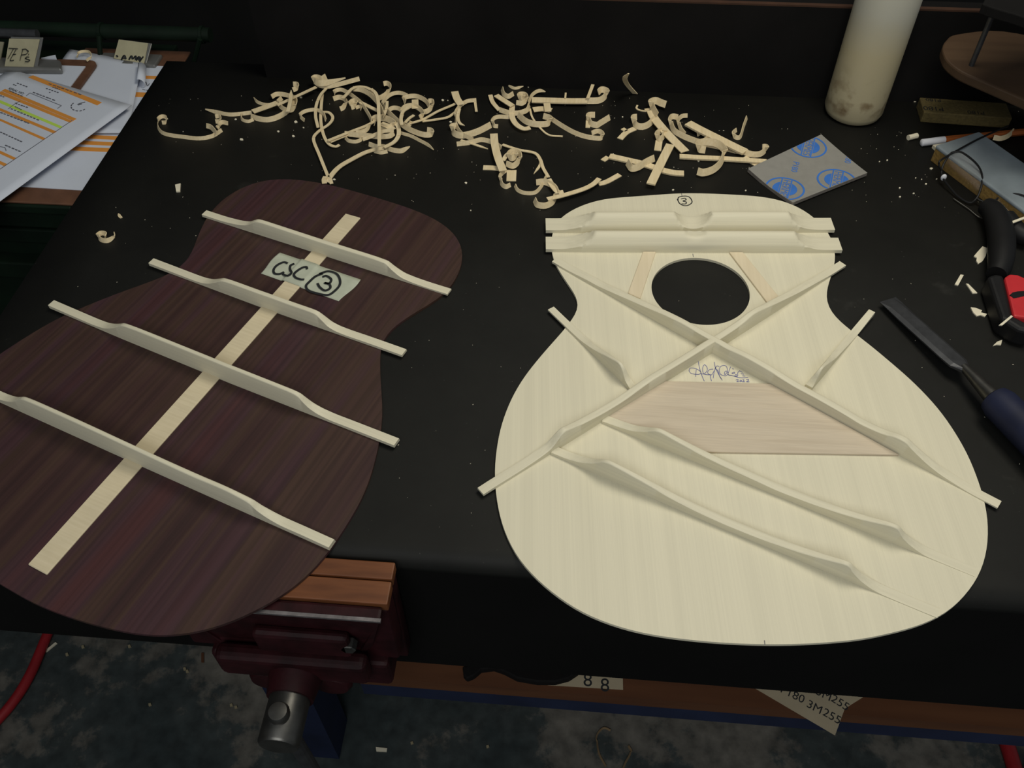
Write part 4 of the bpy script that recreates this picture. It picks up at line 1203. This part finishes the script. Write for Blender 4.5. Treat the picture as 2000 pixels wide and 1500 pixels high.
# (crop, points, width mm, mode, z, taper)
G1 = 'shavings on the left, beside the clipboards'
G2 = 'tangled shavings behind the rosewood back'
G3 = 'shavings between the two guitar plates'
G4 = 'shavings between the soundboard and the black board'
S = []
def add(g, crop, pts, w, mode='e', z=0.0, taper=(0, 0), kind=None, thick=.0009): S.append((g, crop, pts, w, mode, z, taper, kind, thick))
# left
add(G1, C1, [(1190, 912), (1216, 908), (1214, 872), (1178, 872), (1152, 925), (1175, 975), (1230, 1000), (1330, 1015), (1460, 1028), (1560, 1010), (1632, 965)], 5.5, kind='long', thick=.0005)
add(G1, C1, [(1512, 938), (1545, 950), (1580, 990)], 7, 'e', .003)
add(G1, C1, [(1600, 950), (1625, 912), (1670, 918)], 6, 'e', .002)
add(G1, C1, [(1580, 868), (1608, 868), (1612, 900), (1582, 905)], 6)
add(G1, CL, [(834, 402), (836, 440), (792, 466), (742, 460), (724, 435), (745, 412), (776, 418), (768, 440)], 6, taper=(.2, 0))
add(G1, CL, [(868, 253), (880, 275), (896, 281)], 3.5, 'f', 0, (.3, .2))
# upper-left cluster
add(G2, C2, [(85, 388), (180, 412), (290, 430), (450, 414)], 5.5, 'e', 0, (.3, 0), 'long')
add(G2, C2, [(455, 392), (560, 355), (648, 322)], 10, 'f', .006)
add(G2, C2, [(645, 342), (790, 275), (950, 200)], 5, 'f', .008, kind='long')
add(G2, C2, [(930, 160), (960, 196), (1020, 212), (1100, 203), (1292, 152)], 6.5, 'e', .004, kind='long')
add(G2, C2, [(1038, 140), (1000, 162), (950, 150), (935, 175), (990, 195), (1080, 180), (1185, 152)], 9, 'e', .008, (0, .2))
add(G2, C2, [(610, 292), (650, 272), (720, 280), (782, 305), (792, 345), (765, 395), (700, 390), (655, 345), (690, 300)], 6.5, 'e', .003)
add(G2, C2, [(755, 225), (750, 300), (730, 392)], 5, 'f', .014, (.1, 0))
add(G2, C2, [(460, 292), (490, 328), (560, 350), (640, 345)], 4.5, 'e', 0, (.1, 0))
add(G2, C2, [(772, 195), (800, 198), (804, 225), (775, 240)], 7, 'e', .004)
add(G2, C2, [(440, 448), (520, 472), (600, 472), (690, 437), (760, 380), (792, 330)], 7.5, 'e', 0)
add(G2, C2, [(360, 425), (370, 465), (420, 480), (465, 466)], 4.5, 'e', 0)
add(G2, C2, [(855, 472), (825, 440), (860, 405), (940, 390), (1000, 415), (1022, 470)], 5, 'e', .004)
add(G2, C2, [(1000, 395), (1050, 400), (1080, 440), (1050, 490), (965, 550), (930, 610), (975, 730), (1045, 905)], 4, 'f', .003, kind='long')
add(G2, C2, [(1030, 210), (985, 262), (952, 340), (946, 430), (965, 515)], 4, 'f', .006, kind='long')
add(G2, C2, [(1000, 240), (990, 350), (987, 470), (1010, 580), (1050, 645), (1100, 665), (1132, 652)], 4, 'f', .002, kind='long')
# central tangle
add(G2, C8, [(355, 240), (370, 208), (440, 192), (520, 226), (620, 295), (700, 365), (760, 455), (812, 545), (826, 605), (802, 690), (740, 740), (640, 748)], 5.5, 'e', .004, kind='long')
add(G2, C8, [(350, 318), (420, 296), (480, 318), (506, 378), (482, 428), (440, 450)], 7, 'e', 0)
add(G2, C8, [(460, 282), (520, 222), (590, 152), (680, 128), (790, 148), (862, 205), (912, 275)], 4.5, 'f', .012, kind='long')
add(G2, C8, [(600, 188), (700, 200), (800, 250), (882, 330), (952, 430), (992, 540)], 7, 'e', .008, kind='long')
add(G2, C8, [(830, 158), (890, 212), (922, 300), (932, 450), (937, 650), (940, 905)], 4.5, 'f', .014, kind='long')
add(G2, C8, [(1000, 122), (1040, 116), (1074, 152), (1060, 232), (1000, 282), (930, 315)], 7, 'e', .004)
add(G2, C8, [(560, 380), (600, 346), (640, 350), (622, 412), (580, 430)], 7, 'e', 0)
add(G2, C8, [(640, 425), (690, 408), (695, 440)], 5, 'e', 0)
add(G2, C8, [(690, 330), (770, 370), (850, 410), (922, 442)], 5.5, 'f', .006)
add(G2, C8, [(1022, 440), (985, 392), (1020, 318), (1100, 252), (1200, 232), (1300, 266)], 5.5, 'e', .003)
add(G2, C8, [(1040, 320), (1035, 400), (1000, 500)], 4, 'f', .010)
add(G2, C8, [(1268, 360), (1260, 312), (1330, 284), (1430, 284), (1530, 334), (1580, 404)], 6.5, 'e', .002)
add(G2, C8, [(1580, 348), (1625, 352), (1622, 432), (1560, 482), (1490, 492)], 7, 'e', .002)
add(G2, C8, [(1405, 300), (1408, 412)], 9, 'f', .006)
add(G2, C8, [(1235, 560), (1240, 480), (1290, 420), (1380, 410), (1462, 450), (1506, 520), (1480, 560)], 7, 'e', .004)
add(G2, C8, [(1232, 625), (1222, 540), (1250, 452), (1322, 402)], 4.5, 'f', .012)
add(G2, C8, [(1070, 462), (1120, 432), (1190, 440), (1232, 480)], 6, 'e', .004)
add(G2, C8, [(1280, 622), (1400, 590), (1520, 550), (1700, 450), (1860, 382), (1930, 350)], 3.8, 'f', .003, kind='long')
add(G2, C8, [(1500, 580), (1650, 560), (1820, 530), (1900, 482), (1955, 440)], 3.8, 'f', .002, kind='long')
add(G2, C8, [(1040, 482), (1150, 590), (1280, 692), (1400, 752), (1520, 788), (1622, 782), (1612, 736), (1560, 724)], 7.5, 'e', .003, kind='long')
add(G2, C8, [(1200, 748), (1340, 788), (1460, 848), (1570, 908), (1640, 970)], 4.5, 'e', 0, (0, .2), 'long')
add(G2, C8, [(270, 832), (420, 772), (600, 702), (780, 632), (905, 560)], 4.5, 'f', .005, kind='long')
add(G2, C8, [(300, 850), (440, 790), (620, 725), (800, 655)], 4, 'f', .003, kind='long')
add(G2, C8, [(490, 772), (640, 788), (800, 802), (950, 812), (1080, 802), (1142, 762)], 7, 'e', .002, kind='long')
add(G2, C8, [(490, 812), (540, 856), (640, 866), (710, 836), (716, 776)], 5, 'e', 0)
add(G2, C8, [(730, 838), (860, 790), (1000, 732), (1130, 724)], 5, 'e', .006)
add(G2, C8, [(1150, 600), (1186, 660), (1190, 760), (1130, 850), (1000, 920)], 5.5, 'f', .006)
add(G2, C8, [(800, 905), (900, 938), (1000, 942), (1100, 980), (1220, 996), (1300, 962), (1346, 936)], 6.5, 'e', 0, (0, .2))
add(G2, C8, [(1000, 932), (900, 944), (760, 984), (600, 1064), (430, 1164), (330, 1264), (258, 1372)], 6.5, 'f', .003, kind='long')
add(G2, C8, [(870, 990), (960, 1010), (1050, 995)], 5, 'e', 0)
add(G2, C8, [(870, 640), (892, 580), (980, 574), (1062, 600), (1132, 660), (1062, 712), (960, 690)], 9, 'e', .002)
add(G2, C8, [(960, 610), (1040, 640), (1120, 690)], 9, 'f', .006)
add(G2, C8, [(1180, 640), (1260, 660), (1340, 650), (1360, 610)], 6, 'e', .001)
add(G2, C8, [(1275, 600), (1330, 540), (1390, 500)], 4, 'f', .008)
add(G2, C8, [(240, 1300), (221, 1340), (226, 1388)], 6, 'f', .004)
add(G2, C8, [(262, 1290), (300, 1345), (318, 1392)], 4.5, 'f', .003)
# middle group
add(G3, C3, [(152, 236), (170, 290), (202, 338)], 10, 'f', .006)
add(G3, C3, [(322, 316), (250, 326), (195, 366), (160, 426), (160, 506), (202, 576), (292, 626)], 5.5, 'e', .002, kind='long')
add(G3, C3, [(190, 370), (178, 430), (190, 480), (230, 502)], 4, 'f', .004, (0, .1))
add(G3, C3, [(312, 320), (322, 392)], 3.5, 'f', .002)
add(G3, C3, [(172, 528), (136, 535), (136, 578), (190, 602), (260, 596), (350, 566), (442, 518)], 9, 'e', 0)
add(G3, C3, [(490, 522), (455, 515), (450, 478), (486, 448), (582, 450)], 5.5, 'e', 0)
add(G3, C3, [(170, 664), (280, 650), (360, 630), (440, 648), (512, 690)], 6.5, 'e', 0)
add(G3, C3, [(200, 615), (310, 650), (412, 684)], 3.5, 'f', .001, (0, .2))
add(G3, C3, [(458, 566), (466, 650), (490, 750), (530, 855)], 10, 'f', .006)
add(G3, C3, [(602, 762), (618, 745), (630, 762), (600, 780), (575, 762), (600, 728), (650, 740), (656, 800), (610, 838), (550, 820)], 8, 'e', .003)
add(G3, C3, [(530, 775), (570, 722), (652, 702)], 5.5, 'f', .004, (0, .2))
add(G3, C3, [(375, 830), (440, 832), (512, 838)], 9, 'f', 0)
add(G3, C3, [(598, 850), (594, 935)], 12, 'f', 0)
add(G3, C3, [(560, 862), (516, 904), (511, 966), (550, 996), (592, 980)], 6, 'e', 0)
add(G3, C3, [(525, 650), (650, 690), (775, 715), (820, 765), (842, 830), (885, 905)], 4.2, 'f', .002, kind='long')
add(G3, C3, [(800, 735), (822, 800), (770, 880)], 3.4, 'f', .001, (0, .1))
add(G3, C3, [(790, 968), (850, 964), (922, 1000), (946, 1060), (922, 1120), (860, 1150), (790, 1140), (766, 1100)], 8, 'e', .001)
add(G3, C3, [(618, 980), (640, 1018), (700, 1042), (782, 1038), (832, 990), (872, 915)], 5, 'e', 0)
add(G3, C3, [(885, 920), (922, 980), (962, 1022), (1002, 1020)], 7, 'f', .004)
add(G3, C3, [(876, 1076), (1000, 1046), (1150, 1000), (1232, 960), (1282, 915)], 6.5, 'f', .006, kind='long')
add(G3, C3, [(1275, 958), (1340, 940), (1442, 885)], 7.5, 'f', 0)
add(G3, C3, [(476, 264), (530, 300), (604, 348)], 8, 'f', .006)
add(G3, C3, [(430, 262), (450, 320), (502, 382)], 6, 'f', .002)
add(G3, C3, [(515, 228), (530, 272), (572, 292), (616, 268)], 7, 'e', .004)
add(G3, C3, [(500, 396), (570, 418), (650, 422), (722, 398), (742, 356)], 7, 'e', .002)
add(G3, C3, [(670, 296), (680, 285), (690, 300), (672, 315), (655, 300), (664, 276), (700, 280), (712, 320), (680, 345), (632, 340)], 7, 'e', .008)
add(G3, C3, [(602, 345), (600, 430), (632, 490), (690, 525), (742, 518)], 7.5, 'f', .004)
add(G3, C3, [(640, 436), (700, 488), (780, 513), (882, 508), (892, 468), (840, 448)], 8.5, 'e', .002)
add(G3, C3, [(890, 456), (980, 516), (1080, 572), (1180, 606), (1292, 618), (1302, 584), (1270, 562), (1225, 578)], 6.5, 'e', 0, kind='long')
add(G3, C3, [(755, 302), (900, 306), (1050, 310), (1185, 310)], 12, 'f', .004, kind='long', thick=.0016)
add(G3, C3, [(1180, 332), (1280, 328), (1332, 296), (1336, 258), (1302, 244), (1280, 264)], 9, 'e', .001)
add(G3, C3, [(1192, 288), (1232, 182)], 4.5, 'f', .008)
add(G3, C3, [(1016, 288), (1020, 246)], 2.5, 'f', .006)
add(G3, C3, [(766, 378), (840, 370), (905, 384)], 11, 'f', .002)
add(G3, C3, [(872, 328), (882, 392)], 9, 'f', .005)
add(G3, C3, [(735, 334), (760, 276), (810, 242), (860, 250)], 5, 'e', .003, (0, .2))
add(G3, C3, [(740, 370), (760, 440), (820, 520), (890, 575), (996, 586)], 2.6, 'f', .001, kind='long')
add(G3, C3, [(560, 192), (620, 220), (690, 204)], 4, 'e', 0, (.2, .2))
add(G3, C3, [(1248, 440), (1200, 446), (1200, 500), (1260, 520), (1300, 500), (1368, 458)], 8.5, 'e', 0)
add(G3, C3, [(1195, 440), (1192, 518)], 6, 'f', 0)
# right group
add(G4, C3, [(1510, 95, .045), (1482, 130, .034), (1500, 180, .018), (1562, 252, .001)], 7, 'w', 0, (.3, 0))
add(G4, C9, [(692, 400), (722, 472), (800, 570), (900, 680), (1042, 822)], 12, 'f', .004, kind='long', thick=.001)
add(G4, C9, [(735, 480), (692, 400), (690, 352), (735, 335), (785, 355), (835, 372)], 10, 'e', .004)
add(G4, C9, [(552, 346), (545, 380), (600, 402), (682, 408)], 2.5, 'f', 0)
add(G4, C9, [(628, 392), (692, 380)], 3.5, 'f', .001)
add(G4, C9, [(548, 498), (510, 508), (515, 570), (580, 598), (660, 580), (732, 520)], 9, 'e', 0)
add(G4, C9, [(372, 692), (440, 625), (525, 585)], 8, 'f', 0)
add(G4, C9, [(398, 585), (440, 612)], 6, 'f', 0)
add(G4, C9, [(812, 630), (760, 660), (750, 702), (790, 722), (830, 682), (832, 632)], 8, 'e', .001)
add(G4, C9, [(775, 712), (760, 812)], 9, 'f', 0)
add(G4, C9, [(962, 498), (910, 490), (886, 542), (910, 622), (980, 672), (1090, 722), (1200, 752), (1282, 712), (1276, 672), (1220, 645), (1170, 666)], 8, 'e', 0, kind='long')
add(G4, C9, [(1066, 472), (1010, 480), (970, 530), (985, 600), (1030, 660)], 6, 'e', .002)
add(G4, C9, [(1070, 530), (1200, 600), (1380, 690), (1560, 780), (1660, 828)], 13, 'f', .005, kind='long', thick=.0022)
add(G4, C9, [(1600, 842), (1720, 878), (1810, 876), (1866, 838), (1862, 804), (1835, 806)], 8, 'e', .001)
add(G4, C9, [(1200, 742), (1350, 770), (1500, 805), (1622, 832)], 8, 'f', 0, kind='long')
add(G4, C9, [(985, 872), (1200, 885), (1500, 900), (1880, 926)], 8.5, 'f', .002, kind='stick', thick=.002)
add(G4, C9, [(1650, 878), (1785, 962)], 8, 'f', 0)
add(G4, C9, [(1245, 842), (1180, 828), (1180, 778), (1260, 758), (1370, 780), (1440, 860), (1422, 960), (1340, 1040), (1230, 1075), (1160, 1060)], 10, 'e', .003)
add(G4, C9, [(265, 870), (450, 912), (620, 952), (800, 1012), (920, 1040), (1030, 1048)], 10, 'f', .001, kind='stick', thick=.0018)
add(G4, C9, [(432, 960), (480, 1024), (560, 1016), (650, 962), (732, 922)], 9.5, 'e', .002, kind=None)
add(G4, C9, [(890, 752), (790, 950), (690, 1158)], 11, 'f', .006, kind='stick', thick=.0018)
add(G4, C9, [(196, 915), (250, 878)], 7, 'f', 0)
add(G4, C9, [(1682, 488), (1650, 575), (1612, 690), (1550, 692), (1538, 652), (1575, 618)], 6, 'e', 0)
add(G4, (1780, 160, 5.36), [(850, 608), (930, 618), (1010, 590), (1072, 535)], 7, 'e', .004)

def describe(g, kind, mode, w, P):
    """what it looks like: width, bend, pose; then what it lies beside"""
    L = sum((b - a).length for a, b in zip(P, P[1:]))
    chord = (P[-1] - P[0]).length
    turn, signed = 0.0, 0.0
    for a, b, c in zip(P, P[1:], P[2:]):
        u, v = (b - a), (c - b)
        an = math.atan2(u.x * v.y - u.y * v.x, u.x * v.x + u.y * v.y)
        turn += abs(an); signed += an
    turn, signed = math.degrees(turn), math.degrees(signed)
    wide = 'hair-thin' if w < 3.6 else 'narrow' if w < 5.2 else 'medium-width' if w < 7.2 else 'broad'
    if kind == 'stick': bend = 'straight'
    elif turn > 330: bend = 'spiral-ended' if L > .07 else 'tightly rolled'
    elif turn > 200: bend = 'hooked' if L > .06 else 'ring-like'
    elif turn > 110: bend = 'S-shaped' if abs(signed) < turn * .6 else 'C-shaped'
    elif turn > 40: bend = 'bowed'
    else: bend = 'nearly straight'
    size = 'long' if L > .085 else 'short' if L < .030 else ''
    pose = 'on edge' if mode == 'e' else 'lying flat' if mode == 'f' else 'leaning upright'
    c = sum(P, Vector()) / len(P)
    near_b = min((c - q).xy.length for q in back_out); near_t = min((c - q).xy.length for q in top_out); near_p = BK - c.y
    if g == G1: place = 'between clipboards and rosewood back'
    elif near_p < .045: place = 'close to the black board'
    elif near_b < .045: place = 'at the rosewood rim'
    elif near_t < .045: place = 'at the soundboard rim'
    elif g == G2: place = 'in the tangle behind the rosewood'
    elif g == G3: place = 'in the heap between the plates'
    else: place = 'between soundboard and glue bottle'
    noun = 'wood stick' if kind == 'stick' else 'shaving'
    lab = ' '.join(x for x in (size, wide, bend, 'pale', noun, pose, place) if x)
    return lab, 'wood shavings ' + place
for i, (g, crop, pts, w, mode, z, taper, kind, thick) in enumerate(S):
    lab, grp = describe(g, kind, mode, w, [W(p[0], p[1], 0) for p in cr(*crop, pts)])
    nm = 'wood_stick' if kind == 'stick' else 'wood_shaving'
    shaving(cr(*crop, pts), w, mode, z, nm, lab, grp, taper, thick=thick)
# the curl on the papers
shaving(cr(*C1, [(562, 424), (590, 390), (650, 388), (668, 424), (640, 452)]), 4, 'e', zA + .002, 'wood_shaving', 'small curled shaving lying on the clipboard corner and loose sheet', None)

# flat chips
def chip(px, z, label, group=None, th=.0012, mat=None, name='wood_chip', floor=False):
    zz = -ZB if floor else z
    P = [W(x, y, zz + th) for x, y in px]
    mb = MB(); mb.prism(P, ZB + zz, ZB + zz + th)
    return tag(mb.build(name, mat or M['chip']), label, 'wood chip', group)
chip(cr(*K5, [(295, 605), (350, 625), (325, 700), (295, 750), (255, 775), (235, 745), (240, 715), (212, 700), (245, 660)]), 0, 'broad torn wood chip lying left of the clamp handle')
chip(cr(*K5, [(80, 880), (112, 885), (58, 985), (25, 975)]), 0, 'small narrow wood chip lying upright beside the broad torn chip')
chip(cr(*K5, [(135, 968), (158, 972), (245, 1060), (200, 1062)]), 0, 'small slanted wood sliver between the broad torn chip and the ragged chip')
chip(cr(*K5, [(180, 1200), (225, 1205), (290, 1230), (280, 1250), (340, 1265), (320, 1290), (280, 1275), (240, 1285), (205, 1250)]), 0, 'ragged pointed wood chip lying left of the clamp jaw')
chip(cr(*CR, [(757, 855), (750, 882), (730, 880), (708, 886), (730, 865)]), 0, 'tiny triangular wood chip above the chisel handle')
chip(cr(*K5, [(575, 1278), (592, 1290), (490, 1375), (455, 1375)]), .0222, 'pale wood splinter lying across the black clamp jaw', th=.001)
chip(cr(*K5, [(565, 365), (700, 315), (720, 330), (590, 378)]), .024, 'pale wood splinter resting on the end of the sanding block', th=.001)
chip(cr(*C1, [(1282, 1352), (1322, 1342), (1318, 1400), (1290, 1402)]), 0, 'squarish pale wood chip lying behind the rosewood back', th=.0015)
GS = 'tiny pale chips scattered on the black cover'
for crop, c, r in ((C1, (1220, 868), 14), (C1, (1770, 1020), 18), (C1, (1725, 872), 12), (C3, (58, 300), 13), (C3, (98, 302), 8), (C3, (240, 946), 14), (C3, (278, 1162), 8), (C3, (730, 195), 12), (C3, (120, 470), 12),
                   (C2, (790, 468), 18), (C2, (655, 545), 13), (C2, (770, 582), 14), (C2, (850, 515), 10), (C2, (832, 280), 12), (C2, (1090, 920), 16), (C9, (400, 462), 10), (C9, (1180, 915), 16), (C9, (305, 845), 10), (C9, (920, 1212), 14), (C9, (1668, 1218), 12),
                   ((1550, 0, 3.751), (1010, 1232), 14), ((1550, 0, 3.751), (892, 742), 10), ((1550, 0, 3.751), (970, 1345), 10), ((1550, 0, 3.751), (778, 1375), 10), ((1550, 0, 3.751), (780, 1440), 10), ((1550, 0, 3.751), (686, 1172), 9), ((1550, 0, 3.751), (630, 1182), 8), ((1550, 0, 3.751), (895, 1302), 7), ((1550, 0, 3.751), (880, 1415), 8), ((1550, 0, 3.751), (938, 1312), 7), ((1550, 0, 3.751), (1048, 1310), 7)):
    a0 = random.uniform(0, 6.28); k = 5
    chip(cr(*crop, [(c[0] + r * random.uniform(.5, 1.05) * math.cos(a0 + 6.283 * i / k), c[1] + r * .6 * random.uniform(.5, 1.05) * math.sin(a0 + 6.283 * i / k)) for i in range(k)]), 0, 'tiny pale wood crumb lying alone on the black cover', GS, th=.0008)
pa, pb = W(1774, 269, .003), W(1791, 265, .003)
mb = MB(); mb.tube([pa, pb], .0032, 12)
tag(mb.build('dowel_offcut', M['chip']), 'short pale dowel offcut lying left of the pencil end', 'wood chip')

# dust and flecks on the cover
mb = MB()
for k in range(420):
    x = random.uniform(LEFT + .02, .62); y = random.uniform(FRONT + .02, BK - .01)
    if random.random() < .12: x, y = random.gauss(.47, .03), random.gauss(.86, .03)
    if random.random() < .3: x, y = random.uniform(-.35, .40), random.uniform(.80, BK - .01)
    if y > BK - .005 or x < LEFT + .01: continue
    r = random.uniform(.00012, .0004); a = random.uniform(0, 6.28); l = random.uniform(1, 2.6)
    d = Vector((math.cos(a), math.sin(a), 0)) * r * l; e = Vector((-math.sin(a), math.cos(a), 0)) * r
    c = Vector((x, y, ZB))
    mb.add([c - d, c + e, c + d, c - e + Vector((0, 0, .0002)), c + Vector((0, 0, r))], [[0, 1, 4], [1, 2, 4], [2, 3, 4], [3, 0, 4]])
tag(mb.build('sawdust', M['chip']), 'fine pale wood dust scattered over the black bench cover', 'sawdust', kind='stuff')

# ------------------------------------------------------------------ below the bench
sh = [W(x, y, SZ + .002) for x, y in ((1440, 1325), (1700, 1345), (1648, 1388), (1630, 1436))]
def sheet_poly(name, px, z, label, marks, size):
    P = [W(x, y, z) for x, y in px]
    mb = MB(); mb.prism(P, ZB + z - .0006, ZB + z)
    o = tag(mb.build(name, M['tan_sheet']), label, 'sandpaper')
    for (a, b, t) in marks:
        pa, pb = W(a[0], a[1], z + .0002), W(b[0], b[1], z + .0002)
        d = (pb - pa).normalized(); e = Vector((-d.y, d.x, 0)); c = (pa + pb) / 2
        tv, tf = text_mesh(t, size)
        obj('grit_print', [c + d * v.x + e * v.y for v in tv], tf, M['ink_black'], o)
    return o
sheet_poly('sandpaper_sheet', [(1420, 1312), (1720, 1340), (1650, 1384), (1631, 1436)], SZ + .0012, 'tan sandpaper sheet with pointed corner hanging out over the shelf under the bench',
           [((1533, 1349), (1563, 1364), 'P180'), ((1598, 1351), (1620, 1362), '3M'), ((1630, 1366), (1652, 1380), '255'), ((1579, 1375), (1603, 1388), '3M'), ((1612, 1392), (1638, 1407), '255')], .0125)
sheet_poly('sandpaper_sheet', [(1090, 1300), (1216, 1300), (1217, 1347), (1070, 1338)], SZ + .0012, 'tan sandpaper piece with two black numerals lying on the shelf under the bench',
           [((1142, 1329), (1154, 1329.5), '8'), ((1176, 1339), (1187, 1339.5), '8')], .020)
rag = [(903, 1300), (905, 1318), (912, 1326), (926, 1320), (940, 1308), (965, 1305), (985, 1312), (1010, 1325), (1050, 1332), (1085, 1332), (1112, 1325), (1130, 1313), (1135, 1300), (1020, 1290)]
P = [W(x, y, SZ + .012) for x, y in rag]
mb = MB(); mb.prism(P, ZB + SZ + .0015, ZB + SZ + .012)
tag(bevel(mb.build('dark_template', M['black_paint']), .002, 2), 'dark curved template lying on the shelf under the bench', 'template')
# hose and cable on the floor
hp = [W(x, y, -ZB + .009) for x, y in ((120, 1170), (88, 1250), (60, 1315), (30, 1365), (-10, 1412), (-70, 1470))]
mb = MB(); mb.tube(catmull(hp, 6), .0088, 12)
tag(mb.build('red_hose', M['hose_red'], smooth=True), 'bright red hose lying on the floor beside the bench vise', 'hose')
hp = [W(x, y, -ZB + .010) for x, y in ((1945, 1410), (1962, 1440), (1972, 1470), (1985, 1510), (2005, 1560))]
mb = MB(); mb.tube(catmull(hp, 6), .012, 12)
tag(mb.build('red_cable', M['hose_red'], smooth=True), 'dark red cable on the floor under the shelf', 'cable')
shaving([(1192, 1428), (1178, 1424), (1166, 1440), (1168, 1470), (1182, 1498)], 5, 'e', .0, 'wood_shaving', 'thin brown curl of shaving on the floor below the shelf', 'brown floor curls', mat=M['floor_curl'], floor=True)
shaving([(1226, 1458), (1232, 1472), (1222, 1492), (1214, 1515)], 6, 'e', .0, 'wood_shaving', 'thin brown curl of shaving on the floor below the shelf', 'brown floor curls', mat=M['floor_curl'], floor=True)
chip([(734, 1459), (756, 1461), (755, 1468), (735, 1467)], 0, 'pale rectangular wood chip on the floor below the shelf', floor=True, th=.003)
GF = 'wood scraps on the painted floor'
for (x, y) in ((360, 1306), (365, 1311), (451, 1377), (460, 1381), (292, 1376), (130, 1278), (252, 1262), (161, 1263), (952, 1458), (804, 1451)):
    chip([(x - 2.5, y - 2), (x + 2, y - 3.5), (x + 3.5, y + 1), (x - 1.5, y + 3)], 0, 'tiny pale wood scrap lying on the painted floor', GF, floor=True, th=.003, mat=M['floor_scrap'])
chip([(393, 1275), (398, 1275), (398, 1293), (393, 1293)], 0, 'short brown splinter on the floor beside the vise', floor=True, th=.003, mat=M['rail_wood'])
chip([(108, 1254), (111, 1256), (90, 1273), (86, 1272)], 0, 'long pale splinter on the floor against the red hose', floor=True, th=.003)
